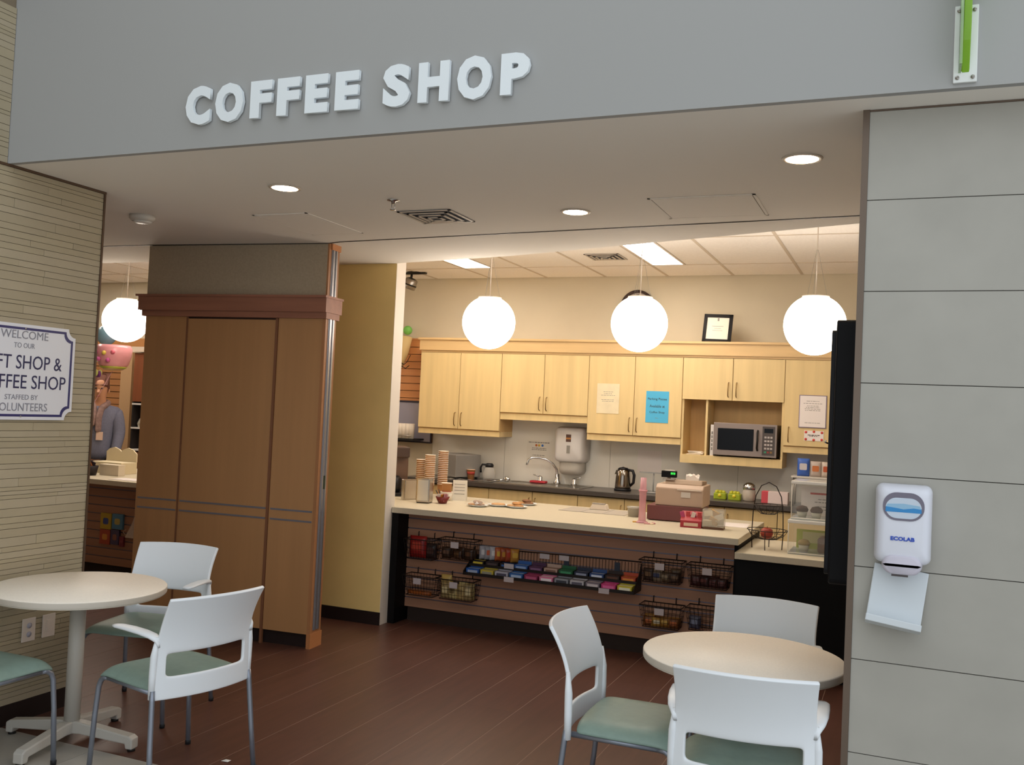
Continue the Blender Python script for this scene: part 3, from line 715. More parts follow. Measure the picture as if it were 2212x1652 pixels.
text('lettering', 'Volunteer Only', m_ink, .02, face_y(0, -.0021, .043), t, depth=.0003, fit=(.10, .018)) if False else lines_on(t, -.055, .055, -.0016, [.038, .046], m_ink, .006, seed=4)
t = thing('wall_clock', 'round dark-rimmed wall clock behind a globe lamp', 'clock', (-2.41, YB, 2.70))
MB().lathe([(.165, 0), (.165, -.035), (.150, -.04), (.140, -.03), (.140, -.012)], 40, axis='y').build('rim', M('clock_rim', '#35231f', .4), t)
MB().lathe([(0, -.013), (.142, -.013), (.142, -.003), (0, -.003)], 40, axis='y').build('dial', M('clock_dial', '#e2d3c6', .5), t)
MB().box(-.004, .004, -.018, -.016, -.01, .08).box(-.004, .06, -.018, -.016, -.004, .004).build('hands', m_ink, t)
mk = MB()
for k in range(12):
    a = math.pi*k/6; mk.box(.118*math.sin(a)-.004, .118*math.sin(a)+.004, -.0145, -.0132, .118*math.cos(a)-.008, .118*math.cos(a)+.008)
mk.build('numerals', m_ink, t)
# framed certificate leaning on the cabinet crown
t = thing('picture_frame', 'black framed certificate leaning on top of the cabinets', 'picture frame', (-1.60, 8.53, 2.355))
lean = Matrix.Rotation(-.20, 4, 'X') @ Matrix.Rotation(.03, 4, 'Y'); fm = M('frame_black', '#120c0a', .5, spec=.2)
mb = MB(); W2, H2 = .128, .262
for b in ((-W2, W2, 0, .030), (-W2, W2, H2-.030, H2), (-W2, -W2+.030, 0, H2), (W2-.030, W2, 0, H2)): mb.box(b[0], b[1], 0, .018, b[2], b[3], lean)
mb.build('frame', fm, t)
MB().box(-W2+.02, W2-.02, .006, .014, .02, H2-.02, lean).build('certificate', M('paper_ivory', '#e9e1d0', .5), t)
MB().box(-.006, .008, .0045, .006, .20, .228, lean).box(-.05, .05, .0045, .006, .15, .153, lean).box(-.03, .03, .0045, .006, .13, .132, lean).box(-.045, .045, .0045, .006, .11, .112, lean).build('print', m_inkg, t)
MB().box(-.03, .03, .018, .022, .02, .19, lean).build('easel_back', fm, t)
# microwave, binder, napkins in the open shelf ------------------------------
t = thing('microwave', 'stainless steel microwave oven with black glass door in the open shelf', 'microwave', (-1.305, 8.47, 1.345))
mwm = M('microwave_steel', '#8f8078', .35, metal=.35)
box('casing', M('microwave_case', '#6e6259', .4, metal=.5), -.27, .27, .02, .33, .012, .295, t, bevel=.004)
box('front', mwm, -.272, .272, -.005, .02, .012, .297, t, bevel=.003)
d = box('door_glass', M('black_glass', '#08080c', .22, spec=.2), -.235, .075, -.010, -.004, .06, .25, t, bevel=.003)
hn = MB().tube([(.11, -.006, .07), (.11, -.035, .09), (.113, -.042, .155), (.11, -.035, .22), (.11, -.006, .24)], .009, 10).build('door_handle', M('spot_black'), t)
pn = box('control_panel', M('microwave_panel', '#4c423d', .35), .150, .255, -.008, -.004, .03, .28, t)
box('display', M('black_glass'), .165, .24, -.010, -.007, .225, .262, pn)
for r in range(5):
    for c in range(3):
        cm = M('key_pale', '#b9b0ac', .5) if r else M(('key_green', 'key_red', 'key_amber')[c], ('#3f8f6a', '#8f3b33', '#8a6a3a')[c], .5)
        box('key', cm, .168+.025*c, .186+.025*c, -.010, -.007, .05+.032*r, .066+.032*r, pn)
for sx in (-.23, .23):
    for sy in (.05, .28): MB().lathe([(.015, 0), (.015, .014)], 10, (sx, sy, 0)).build('foot', M('spot_black'), t)
t = thing('binder', 'white ring binder standing beside the microwave', 'binder', (-1.612, 8.51, 1.345))
box('cover', M('binder_white', '#dcd5d0', .5), 0, .030, 0, .24, 0, .275, t, bevel=.002)
mb = MB()
for k in range(5): mb.box(.008, .022, -.001, 0, .05+.035*k, .075+.035*k)
mb.build('spine_print', m_inkg, t)
t = thing('napkin_pile', 'loose pile of white paper napkins on the open shelf left of the binder', 'napkins', (-1.745, 8.58, 1.345))
for k in range(5):
    o = MB().box(-.065, .065, -.055, .055, 0, .006).build('napkin', M('napkin_white', '#e8dccb', .8), t, (random.uniform(-.012, .012), random.uniform(-.01, .01), .006*k), random.uniform(-.3, .3))
# towel dispenser and splash items ----------------------------------------
t = thing('towel_dispenser', 'white wall-mounted paper towel dispenser between the upper cabinets and the kettle', 'dispenser', (-2.975, YB-.012, 1.09))
tw = M('towel_plastic', '#d4cfcb', .35)
secs = [[(p[0], yy, p[1]) for p in rrect(-.155+e, .155-e, .10+e*.5, .44-e, .05, 6)] for yy, e in ((0, 0), (-.12, 0), (-.18, .012), (-.20, .04))]
loft(secs, 'housing', tw, t)
secs = [[(p[0], yy, p[1]) for p in rrect(-.12+e, .12-e, -.02+e, .16, .05, 6)] for yy, e in ((0, 0), (-.10, .0), (-.15, .02), (-.165, .05))]
loft(secs, 'chin', M('towel_chin', '#bdb7ad', .4), t)
box('label_strip', M('label_dark', '#5a4038', .5), -.028, .022, -.2035, -.2, .30, .37, t); box('label_strip', M('label_amber', '#b5793c', .5), -.028, .022, -.204, -.2, .325, .34, t)
box('sight_slot', M('slot_grey', '#8d8880', .5), -.018, .014, -.2035, -.2, .19, .265, t)
t = thing('hygiene_poster', 'faint white hand-washing poster on the wall behind the faucet', 'poster', (-3.35, YB-.010, 1.10))
box('sheet', M('poster_white', '#e2ddd2', .5), -.13, .13, -.0015, 0, 0, .28, t)
lines_on(t, -.12, .12, -.0016, [.255], m_inkg, .01, seed=2); lines_on(t, -.10, .10, -.0016, [.20, .185, .13], m_inkg, .007, seed=9)
for x, c in ((-.03, '#d2743c'), (.0, '#e0b53a'), (.035, '#3d74c2')): MB().lathe([(0, 0), (.012, 0), (.012, .0005), (0, .0005)], 12, (x, -.0022, .232), 'y').build('dot', M('dot'+c, c, .6), t)
o = box('notice', M('paper_grey', '#ebe2de', .6), -.115, .115, -.0015, 0, 0, .21); o.location = (-2.232, YB-.010, 1.135); tag(o, 'plain pale sheet pinned to the splash wall behind the register display', 'notice')
# back worktop items --------------------------------------------------------
ZB = .97
t = thing('kettle', 'chrome and black electric kettle on the grey worktop', 'kettle', (-2.41, 8.56, ZB))
MB().lathe([(.078, 0), (.08, .018), (.074, .022), (0, .022)], 28).build('base', M('kettle_black', '#121014', .4), t)
MB().lathe([(.072, .022), (.074, .04), (.068, .12), (.060, .18), (.050, .20), (0, .202)], 28).build('jug', M('kettle_chrome', '#8f857a', .15, metal=1.), t)
MB().lathe([(.052, .198), (.04, .212), (.012, .218), (0, .222)], 24).build('lid', M('kettle_black'), t)
MB().tube([(.045, 0, .195), (.09, 0, .19), (.105, 0, .15), (.10, 0, .08), (.07, 0, .05)], [.012, .014, .014, .013, .012], 10).build('handle', M('kettle_black'), t)
MB().prism([(-.078, .15), (-.062, .19), (-.05, .15)], 'y', -.014, .014).build('spout', M('kettle_chrome'), t)
t = thing('display_stand', 'small grey T-shaped stand on the worktop behind the cash register', 'stand', (-2.12, 8.55, ZB))
MB().lathe([(.06, 0), (.06, .01), (.01, .014), (0, .014)], 20).build('base', m_grey, t); MB().tube([(0, 0, .01), (0, 0, .182)], .006).build('pole', m_grey, t); box('arm', m_grey, -.13, .13, -.012, .012, .18, .190, t)
t = thing('glass_carafe', 'clear glass coffee carafe with black handle and lid beside the sink', 'carafe', (-3.78, 8.60, ZB))
MB().lathe([(.05, 0), (.066, .03), (.068, .06), (.05, .11), (.036, .13)], 24).build('bowl', glassy('carafe_glass', '#d9d4cb', .35), t)
MB().lathe([(.040, .128), (.042, .15), (.03, .165), (0, .167)], 20).build('lid', M('kettle_black'), t)
MB().tube([(-.035, 0, .15), (-.075, -.005, .15), (-.088, -.01, .12), (-.085, -.01, .07)], .010, 8).build('handle', M('kettle_black'), t)
def cup(parent, z, band=True, h=.095, r0=.029, r1=.041):
    o = MB().lathe([(r0, 0), (r1, h), (r1+.0025, h), (r1+.0025, h+.004), (r1-.001, h+.004), (r0-.001, .004), (0, .004)], 24).build('cup', M('cup_kraft', '#c98f5a', .6), parent, (0, 0, z))
    return o
def band(parent, z0, z1, ra, rb): return MB().lathe([(ra, z0), (rb, z1)], 24).build('print_band', M('cup_red', '#a83a2c', .6), parent)
t = thing('paper_cup', 'single kraft paper coffee cup on the grey worktop by the carafe', 'cup', (-3.93, 8.50, ZB)); cup(t, 0); band(t, .05, .078, .0358, .0395)
MB().lathe([(.0405, .0955), (.0405, .0985), (.0385, .0985)], 24).build('rim', M('cup_rim', '#f0e4d2', .6), t)
# toaster oven
t = thing('toaster_oven', 'grey box-shaped toaster oven with black glass front beside the cup stacks', 'oven', (-4.10, 8.58, ZB), R_(-30))
box('casing', M('oven_grey', '#8f8b86', .4, metal=.3), -.16, .16, -.15, .15, .02, .24, t, bevel=.006)
box('door', M('black_glass'), -.163, -.158, -.14, .10, .035, .19, t); box('top_trim', M('oven_trim', '#c9c5bd', .4), -.166, -.158, -.15, .15, .195, .235, t)
for a, b in ((-.13, -.12), (-.13, .12), (.13, -.12), (.13, .12)): MB().lathe([(.014, 0), (.014, .021)], 10, (a, b, 0)).build('foot', M('kettle_black'), t)
t = thing('wire_whisk', 'steel utensil lying on the worktop beside the sink', 'utensil', (-3.62, 8.46, ZB))
MB().tube([(-.12, .01, .008), (0, 0, .012), (.06, -.005, .03)], .006, 8).build('handle', m_chrome, t); MB().ball((.09, -.008, .035), .03, 12, 6, (1.2, .7, .8)).build('bowl', m_chrome, t)
t = thing('foil_tray', 'crumpled strip of foil wrapping along the edge of the grey worktop', 'foil', (-3.95, 8.37, ZB))
rnd = random.Random(5); vs = [(-.32+.032*i, -.035+.035*j, .002+(.012*rnd.random() if j == 1 else .004*rnd.random())) for j in range(3) for i in range(21)]
MB().add(vs+[(v[0], v[1], 0) for v in vs], [(j*21+i, j*21+i+1, (j+1)*21+i+1, (j+1)*21+i) for j in range(2) for i in range(20)], False).build('sheet', M('foil', '#cfcac2', .25, metal=.9), t)
def pack(name, label, cat, loc, size, cols, rz=0., group=None, pillow=True):
    """a pillow bag: bulged body with crimped ends and a print patch"""
    t = thing(name, label, cat, loc, rz, group); w, d, h = size; N = 8; fr = []; bk = []
    for i in range(N+1):
        for j in range(N+1):
            a = -1+2*j/N; b = -1+2*i/N; q = max(0, (1-a**4)*(1-b**4)); x = a*w/2; z = h/2+b*h/2
            fr.append((x, -d/2*q-.0005, z)); bk.append((x, d/2*q+.0005, z))
    n = N+1; m = n*n; fs = [(i*n+j, i*n+j+1, (i+1)*n+j+1, (i+1)*n+j) for i in range(N) for j in range(N)]
    fs = fs+[tuple(m+k for k in f[::-1]) for f in fs]
    rim = [j for j in range(N)]+[i*n+N for i in range(N)]+[N*n+j for j in range(N, 0, -1)]+[i*n for i in range(N, 0, -1)]
    fs += [(a, m+a, m+b, b) for a, b in zip(rim, rim[1:]+rim[:1])]
    MB().add(fr+bk, fs, True).build('bag', M('pack_'+cols[0], cols[0], .4), t)
    if len(cols) > 1: MB().prism(rrect(-w*.3, w*.3, h*.35, h*.72, min(w, h)*.1, 4), 'y', -d/2*1.0-.001, -d/2*.8).build('print', M('pack_'+cols[1], cols[1], .45), t)
    return t
for k, x in enumerate((-1.50, -1.375)):
    t = thing('fruit_punnet', ('left' if k == 0 else 'right')+' of two lime green punnets on the back worktop beside the glass jar', 'punnet', (x, 8.50, ZB))
    mb = MB(); mb.prism(rrect(-.055, .055, -.05, .05, .015), 'z', 0, .055); mb.build('tub', M('lime_plastic', '#9fae2e', .35), t, bevel=.006)
    for q in range(5): MB().ball((-.03+.03*(q % 3), -.02+.04*(q//3), .062), .017, 10, 6).build('fruit', M('lime_fruit', '#b9b832', .4), t)
    MB().lathe([(0, 0), (.016, 0), (.016, .001), (0, .001)], 12, (.0, -.0515, .035), 'y').build('sticker', M('sticker_yellow', '#e3d23a', .5), t)
t = thing('glass_jar', 'glass jar with shiny chrome lid on the back worktop', 'jar', (-1.255, 8.50, ZB))
MB().lathe([(.05, 0), (.056, .01), (.056, .09), (.042, .105)], 24).build('body', glassy('jar_glass', '#cbbfb0', .6), t)
MB().lathe([(.045, 0), (.05, .004), (.05, .07), (0, .07)], 20).build('contents', M('jar_sugar', '#cdbfae', .8), t)
MB().lathe([(.052, .10), (.057, .115), (.050, .14), (.025, .158), (0, .162)], 24).build('lid', m_chrome, t)
t = thing('pink_carton', 'pink and white carton on the back worktop behind the fruit stand', 'carton', (-1.03, 8.48, ZB))
box('carton', M('carton_white', '#e3d0cb', .6), -.055, .11, -.05, .05, 0, .10, t, bevel=.002); box('flap', M('carton_pink', '#d0505a', .6), -.11, -.055, -.05, .05, 0, .10, t, bevel=.002)
for k, (x, w, h, c) in enumerate(((-.80, .10, .15, ('#3b62b5', '#c9c3c6')), (-.70, .09, .13, ('#b9aaa0', '#c2703a')), (-.615, .08, .13, ('#c4b5a8', '#b5552f')), (-.54, .08, .13, ('#cfc0b0', '#a3482a')))):
    pack('snack_bag', ('blue and white crisp bag', 'tan snack bag with an orange patch', 'pale snack bag with a rust patch', 'cream snack bag next to the black display')[k]+' on the shelf above the pastry cases', 'snack bag', (x, 8.42, 1.222), (w, .045, h), c)
t = thing('wire_shelf', 'raised shelf on the back worktop holding snack bags', 'shelf', (-.67, 8.44, ZB))
box('board', M('shelf_white', '#d8d0c6', .4), -.22, .22, -.10, .10, .24, .252, t)
for sx in (-.2, .2):
    for sy in (-.08, .08): MB().tube([(sx, sy, 0), (sx, sy, .24)], .006).build('post', m_steel, t)
# items at the left end of the back wall -------------------------------------
t = struct(thing('wall_slat_corner', 'x', 'x', (-4.9, YB, 0)))
del t['label']; del t['category']
m_sw2 = M('slatwall_orange', '#c98a55', .5, noise=(3, .08, (.4, 6, 6)))
me = MB().box(-.50, .36, -.028, -.008, .003, .0732).mesh('slat'); me.materials.append(m_sw2)
for k in range(14): obj('slat', me, t, (0, 0, 1.29+.0762*k))
box('backing', M('slat_shadow', '#5c4030', .8), -.50, .36, -.010, -.001, 1.29, 2.36, t); box('cap', m_sw2, -.50, .36, -.032, 0, 2.355, 2.372, t)
t = thing('notice_board', 'grey-blue notice board with dark frame beside the cabinets', 'board', (-4.75, YB-.03, 1.30))
box('panel', M('board_blue', '#9a98a8', .6), -.30, .205, -.012, 0, 0, .40, t)
MB().box(-.30, .215, -.018, 0, .40, .418).box(.205, .217, -.018, 0, 0, .40).box(-.30, .217, -.02, 0, -.014, 0).build('frame', M('board_frame', '#2a2638', .5), t)
t = thing('cup_dispenser', 'row of white pleated paper liners in a wire holder on the notice board', 'holder', (-4.80, 8.60, 1.33))
for k in range(7): MB().lathe([(.028, 0), (.034, .15), (.032, .152), (.026, .004), (0, .003)], 12).build('liner', M('liner_white', '#e6dccf', .7), t, (-.12+.042*k, 0, 0))
MB().tube([(-.16, -.045, .02), (-.16, -.045, .10), (-.13, -.045, .13), (-.10, -.045, .10), (-.10, -.045, .02)], .004).tube([(-.16, -.045, .03), (.16, -.045, .03)], .003).build('wire_holder', m_steel, t)
box('base_shelf', M('spot_black'), -.18, .18, -.05, .19, -.016, 0, t)
t = thing('wrapped_bouquet', 'cream paper cone with a green ball hanging on the slatwall', 'decoration', (-4.90, 8.74, 2.06))
MB().lathe([(.012, 0), (.05, .16), (.06, .33), (0, .335)], 14, mtx=Matrix.Rotation(.15, 4, 'Y')).build('cone', M('cone_paper', '#dfc48a', .6), t)
MB().ball((.055, 0, .39), .048, 14, 8).build('ball', M('ball_green', '#7cc35a', .5), t)
MB().tube([(.0, -.02, .05), (.06, -.05, .03), (.10, -.06, .06), (.13, -.05, .13)], .004).tube([(.0, -.02, .02), (.08, -.05, -.01), (.12, -.05, .02)], .004).build('hook', m_wire, t)
t = thing('brown_brewer', 'tall brown and black coffee brewer at the left end of the counter', 'coffee maker', (-4.22, 8.10, .885)) if False else None
# ================================================================== things on the service counter
ZC = .885
t = thing('napkin_dispenser', 'chrome table napkin dispenser at the left end of the service counter', 'dispenser', (-3.595, 6.90, ZC), R_(12))
box('case', M('dispenser_chrome', '#b5aca0', .22, metal=1.), -.055, .055, -.06, .06, .006, .20, t, bevel=.006)
box('face_plate', M('dispenser_face', '#cfc6b6', .3, metal=.9), -.045, .045, -.064, -.059, .02, .185, t, bevel=.002)
box('side_plate', M('dispenser_dark', '#5b5147', .3, metal=.9), -.058, -.054, -.05, .05, .02, .185, t)
box('base', M('spot_black'), -.05, .05, -.055, .055, 0, .006, t)
t = thing('napkin_dispenser', 'narrow upright steel napkin dispenser standing behind the chrome one', 'dispenser', (-3.80, 7.02, ZC), R_(-25))
box('case', M('dispenser_chrome'), -.02, .02, -.07, .07, 0, .17, t, bevel=.004); box('face_plate', M('dispenser_face'), .019, .022, -.06, .06, .01, .16, t)
t = thing('coffee_brewer', 'tall brown and black coffee brewer behind the napkin dispensers', 'coffee maker', (-4.14, 7.32, ZC), R_(35))
box('tower', M('brewer_brown', '#6f5646', .4), -.13, .13, -.05, .16, 0, .40, t, bevel=.008); box('base', M('kettle_black'), -.15, .15, -.20, .16, 0, .03, t, bevel=.004)
box('head', M('brewer_tan', '#4a382e', .4), -.132, .132, -.12, .162, .33, .42, t, bevel=.008); MB().lathe([(.06, .0), (.075, .04), (.07, .12), (.05, .14)], 20, (0, -.10, .03)).build('pot', M('kettle_black'), t)
# nested paper cups
cme = MB().lathe([(0, .004), (.030, .004), (.030, 0), (.0315, 0), (.0430, .108), (.0455, .108), (.0455, .113), (.0425, .113), (.0415, .108), (.0300, .008)], 24).mesh('cup')
cme.materials.append(M('cup_kraft')); cme.materials.append(M('cup_rim', '#f0e4d2', .6))
for p in cme.polygons:
    if p.center.z > .096: p.material_index = 1
bme = MB().lathe([(.0362, .036), (.0390, .060)], 24).mesh('print_band'); bme.materials.append(M('cup_red', '#a83a2c', .6))
def cupstack(x, y, n, label, grp):
    for k in range(n):
        t = thing('paper_cup', label if k < n-1 else label.replace('nested in', 'with red band topping'), 'cup', (x, y, ZC+.0158*k), 0, grp)
        o = obj('cup', cme, t)
        if k == n-1: obj('print_band', bme, t)
cupstack(-3.74, 7.50, 19, 'kraft paper cup nested in the tallest cup stack', 'cups of the tallest stack')
cupstack(-3.78, 7.33, 17, 'kraft paper cup nested in the middle cup stack', 'cups of the middle stack')
cupstack(-3.89, 7.38, 14, 'kraft paper cup nested in the rear cup stack by the brewer', 'cups of the rear stack')
t = thing('foam_bowl', 'white foam bowl under a single paper cup on the counter', 'bowl', (-3.555, 7.22, ZC)); MB().lathe([(.035, 0), (.052, .07), (.049, .07), (.033, .004), (0, .004)], 24).build('bowl', M('foam_white', '#e4dccd', .6), t); MB().lathe([(.0525, .066), (.055, .070), (.052, .073), (.049, .070)], 24).build('lip', M('foam_white'), t)
t = thing('paper_cup', 'single kraft paper cup standing in the white foam bowl', 'cup', (-3.555, 7.22, ZC+.004)); obj('cup', cme, t, (0, 0, .03)); MB().lathe([(.0312, 0), (.0312, .03)], 16).build('cup_below', M('cup_kraft'), t); obj('print_band', bme, t, (0, 0, .012))
t = thing('condiment_bowl', 'dark red bowl of sugar packets and stirrers in front of the cup stacks', 'bowl', (-3.46, 6.96, ZC))
MB().lathe([(.028, 0), (.034, .004), (.058, .055), (.055, .055), (.030, .008), (0, .008)], 24).build('bowl', M('bowl_maroon', '#6e2320', .35), t)
for k in range(7):
    a = k*.9; MB().box(-.022, .022, -.002, .002, 0, .06, Matrix.Translation((.022*math.cos(a), .022*math.sin(a), .02)) @ Matrix.Rotation(a, 4, 'Z') @ Matrix.Rotation(.35*math.sin(k), 4, 'X')).build('sugar_packet', M(('packet_pink', 'packet_white', 'packet_amber')[k % 3], ('#c98f93', '#d8cdc0', '#b5772c')[k % 3], .6), t)
MB().tube([(-.02, 0, .03), (-.06, -.01, .105)], .004).tube([(-.01, .01, .03), (-.05, .02, .11)], .004).build('stirrers', M('stirrer_dark', '#2a1c14', .5), t)
t = thing('counter_sign', 'small white standing card sign behind the cookie plates', 'sign', (-3.47, 7.30, ZC), R_(14))
MB().prism([(-.03, 0), (.03, 0), (.004, .17), (-.004, .17)], 'x', -.06, .06).build('card', M('card_white', '#ddd6c8', .6), t)
mb = MB(); sl = Matrix.Translation((0, -.031, 0)) @ Matrix.Rotation(-.151, 4, 'X')
for z in (.055, .085, .11, .135): mb.box(-.045, .045, -.0006, .0002, z, z+.004, sl)
mb.build('print', m_inkg, t)
# cookie plates
m_plate = M('plate_white', '#e3d6c0', .4); m_cook = [M('cookie_tan', '#b98652', .8, noise=(60, .2, (1, 1, 1))), M('cookie_brown', '#80583a', .8, noise=(60, .25, (1, 1, 1))), M('cookie_pale', '#c79a6a', .8, noise=(60, .15, (1, 1, 1)))]
def plate(x, y, label):
    t = thing('plate', label, 'plate', (x, y, ZC), group='cookie plates on the counter'); MB().lathe([(.055, 0), (.06, .004), (.088, .014), (.086, .016), (.056, .007), (0, .007)], 28).build('plate', m_plate, t); return t
def cookie(x, y, z, label, k, tilt=0., rz=0., s=1.):
    o = MB().lathe([(0, 0), (.034*s, .001), (.040*s, .007), (.034*s, .014), (.015*s, .017), (0, .018)], 20).build('cookie', m_cook[k]); o.location = (x, y, z); o.rotation_euler = (tilt, 0, rz); tag(o, label, 'cookie', 'cookies on the plates')
PL = [(-3.15, 6.97, 'plate of wrapped cookies nearest the sugar bowl'), (-3.035, 7.12, 'plate with one large pale cookie, between the other cookie plates'), (-2.875, 7.12, 'plate of flat cookies at the right of the row'), (-2.90, 7.40, 'plate of stacked cookies at the rear edge of the counter')]
for i, (x, y, l) in enumerate(PL):
    plate(x, y, l); nm = ['wrapped brown cookie on the plate nearest the sugar bowl', 'large pale cookie alone on its plate', 'flat tan cookie on the right-hand plate', 'tan cookie on the rear plate'][i]
    if i == 1: cookie(x, y, ZC+.0085, nm, 2, s=1.5); continue
    for k, (dx, dy) in enumerate(((-.035, -.02), (.03, -.025), (0, .035))): cookie(x+dx, y+dy, ZC+.009, nm+(', left', ', right', ', behind')[k], (0, 1, 2)[(k+i) % 3], 0, k)
    cookie(x, y, ZC+.027, nm+', on top', (1, 2, 0)[i % 3], .12, 1.)
pw = MB(); rnd = random.Random(11); n = 9; vs = []
for i in range(n):
    for j in range(n):
        a = -1+2*i/(n-1); b = -1+2*j/(n-1); vs.append((a*.085, b*.085, .050-.034*(max(abs(a), abs(b)))**2+rnd.uniform(-.006, .006)))
o = pw.add(vs+[(v[0], v[1], v[2]-.0008) for v in vs], [(i*n+j, i*n+j+1, (i+1)*n+j+1, (i+1)*n+j) for i in range(n-1) for j in range(n-1)], True).build('plastic_wrap', glassy('cling_film', '#e8e2d8', .22, .12)); o.location = (-3.15, 6.97, ZC+.006)
tag(o, 'crinkled clear plastic wrap over the cookies nearest the sugar bowl', 'plastic wrap')
t = thing('place_mat', 'grey vinyl counter mat between the cookies and the cash register', 'mat', (-2.28, 7.38, ZC)); box('mat', M('mat_grey', '#b3a99c', .5), -.27, .27, -.17, .18, 0, .003, t); MB().box(-.27, .27, -.17, -.166, .003, .0038).box(-.09, -.087, -.17, .18, .003, .0038).box(.09, .093, -.17, .18, .003, .0038).build('seams', m_inkg, t)
t = thing('tissue_box', 'small white tissue box at the rear edge of the counter mat', 'box', (-2.30, 7.50, ZC+.004)); MB().prism([(-.075, 0), (.075, 0), (.06, .045), (-.05, .045)], 'y', -.04, .04).build('carton', M('carton_cream', '#e2d3bf', .6), t, bevel=.004); box('strip', M('strip_grey', '#a39a90', .5), -.05, .055, -.041, .0, .045, .053, t)
t = thing('grey_tub', 'small grey plastic tub beside the pink vase', 'tub', (-1.935, 7.22, ZC)); MB().lathe([(.042, 0), (.05, .075), (.053, .078), (.047, .078), (.040, .005), (0, .005)], 24).build('tub', M('tub_grey', '#a59e90', .5), t); MB().lathe([(.0485, .066), (.0535, .068), (.0535, .075)], 24).build('rim', M('tub_rim', '#bdb6a8', .5), t)
t = thing('pink_vase', 'tall slim translucent pink vase on the service counter', 'vase', (-1.775, 6.86, ZC))
m_pinkp = glassy('pink_plastic', '#e3a3aa', .62, .25)
MB().lathe([(.030, 0), (.028, .02), (.024, .10), (.026, .22), (.030, .235), (.024, .25), (.021, .33)], 20).build('body', m_pinkp, t); MB().lathe([(.031, .228), (.033, .235), (.031, .242), (.028, .235)], 20).build('collar', m_pinkp, t); MB().lathe([(.045, 0), (.045, .006), (.02, .02), (0, .022)], 20).build('foot', m_pinkp, t)
for k in range(4):
    a = k*1.7; o = MB().box(-.022, .022, -.012, .012, 0, .009).build('wrapped_candy', M(('candy_pink', 'candy_cream', 'candy_gold', 'candy_pink2')[k], ('#d59a98', '#e6cdb0', '#d6a24a', '#c98a88')[k], .4), None, (-1.72+.035*(k % 2)-.10*(k == 2), 6.80+.05*(k//2)-.0, ZC), a, bevel=.003)
    tag(o, ('pink wrapped candy right of the pink vase', 'cream wrapped candy right of the pink vase', 'gold wrapped candy left of the pink vase', 'dusty pink wrapped candy behind the pink vase')[k], 'candy')
# cash register, seen from the customer side
m_reg = M('register_beige', '#b39a84', .5); m_regd = M('register_shaded', '#6a3a38', .5)  # maroon is the shade on the register's side, put into the drawer colour
t = thing('cash_register', 'beige cash register with shade painted maroon on its drawer and green customer display', 'cash register', (-1.60, 7.10, ZC), R_(2))
box('drawer', m_regd, -.20, .20, 0, .40, .006, .115, t, bevel=.004)
MB().prism([(.02, .115), (.02, .25), (.06, .275), (.36, .275), (.36, .115)], 'x', -.145, .215).build('body', m_reg, t, bevel=.008)
MB().prism([(.10, .275), (.12, .31), (.33, .30), (.33, .275)], 'x', -.09, .19).build('printer_hood', M('register_hood', '#a89078', .5), t, bevel=.006)
box('seam', M('register_seam', '#d6c7b4', .5), .02, .20, .013, .02, .238, .246, t)
box('rear_label', M('register_label', '#c8beb2', .5), .05, .12, .0165, .021, .185, .225, t)
MB().tube([(-.07, .14, .29), (-.07, .14, .335)], .013).build('display_stem', m_reg, t); box('display_base', M('register_grey', '#a79f98', .5), -.11, -.02, .10, .17, .305, .312, t)
d = box('display_head', M('display_black', '#0c0b0f', .35), -.125, -.01, .115, .16, .322, .372, t, bevel=.004); box('display_cap', M('register_white', '#d0c9be', .5), -.10, -.02, .12, .155, .372, .378, t)
mb = MB()
for k in range(3): mb.prism(rrect(-.052+.0125*k, -.043+.0125*k, .345, .362, .003, 3), 'y', .1138, .1152)
mb.build('digits', M('digit_green', '#35d04a', .4, emit=1.2), d)
for sx in (-.18, .18):
    for sy in (.03, .37): MB().lathe([(.012, 0), (.012, .008)], 10, (sx, sy, 0)).build('foot', M('spot_black'), t)
o = MB(); rnd = random.Random(3)
vs = [(-.05+.1*i/6, -.03+.06*j/4, .02+rnd.uniform(0, .035)) for j in range(5) for i in range(7)]
pr_ = o.add(vs+[(v[0], v[1], 0) for v in vs], [(j*7+i, j*7+i+1, (j+1)*7+i+1, (j+1)*7+i) for j in range(4) for i in range(6)]+[(i, i+1, 35+i+1, 35+i) for i in range(6)], False).build('receipt_paper', M('receipt_white', '#e3d8cd', .8), None, (-1.50, 7.30, ZC+.305)); tag(pr_, 'crumpled white receipt paper on top of the cash register', 'receipt')
t = thing('candy_box', 'red and pink candy display box in front of the cash register', 'box', (-1.41, 6.86, ZC), R_(6))
MB().prism([(-.05, 0), (.06, 0), (.06, .11), (-.05, .05)], 'x', -.075, .075).build('carton', M('carton_red', '#a3282e', .5), t, bevel=.002)
for k in range(5): MB().box(-.014, .014, -.012, .012, 0, .06, Matrix.Translation((-.055+.0275*k, .0+.012*(k % 2), .05)) @ Matrix.Rotation(.3*((k % 3)-1), 4, 'Y')).build('sweet', M(('sweet_pink', 'sweet_red', 'sweet_white')[k % 3], ('#b03a66', '#b5322f', '#d9c6b8')[k % 3], .4), t)
MB().prism([(-.051, .012), (-.051, .035), (-.0505, .035), (-.0505, .012)], 'x', -.05, .05).build('print', M('print_cream', '#d8b9a0', .5), t)
t = thing('snack_tub', 'clear tub of yellow and cream wrapped snacks at the counter corner', 'tub', (-1.255, 6.88, ZC), R_(4))
MB().prism(rrect(-.075, .075, -.06, .06, .015), 'z', 0, .018).build('tray', M('tub_brown', '#5d3d26', .5), t)
tb = MB()
for b in ((-.075, .075, -.06, -.058), (-.075, .075, .058, .06), (-.075, -.073, -.06, .06), (.073, .075, -.06, .06)): tb.box(b[0], b[1], b[2], b[3], .015, .14)
tb.build('clear_sides', glassy('tub_clear', '#d9d0bf', .35), t)
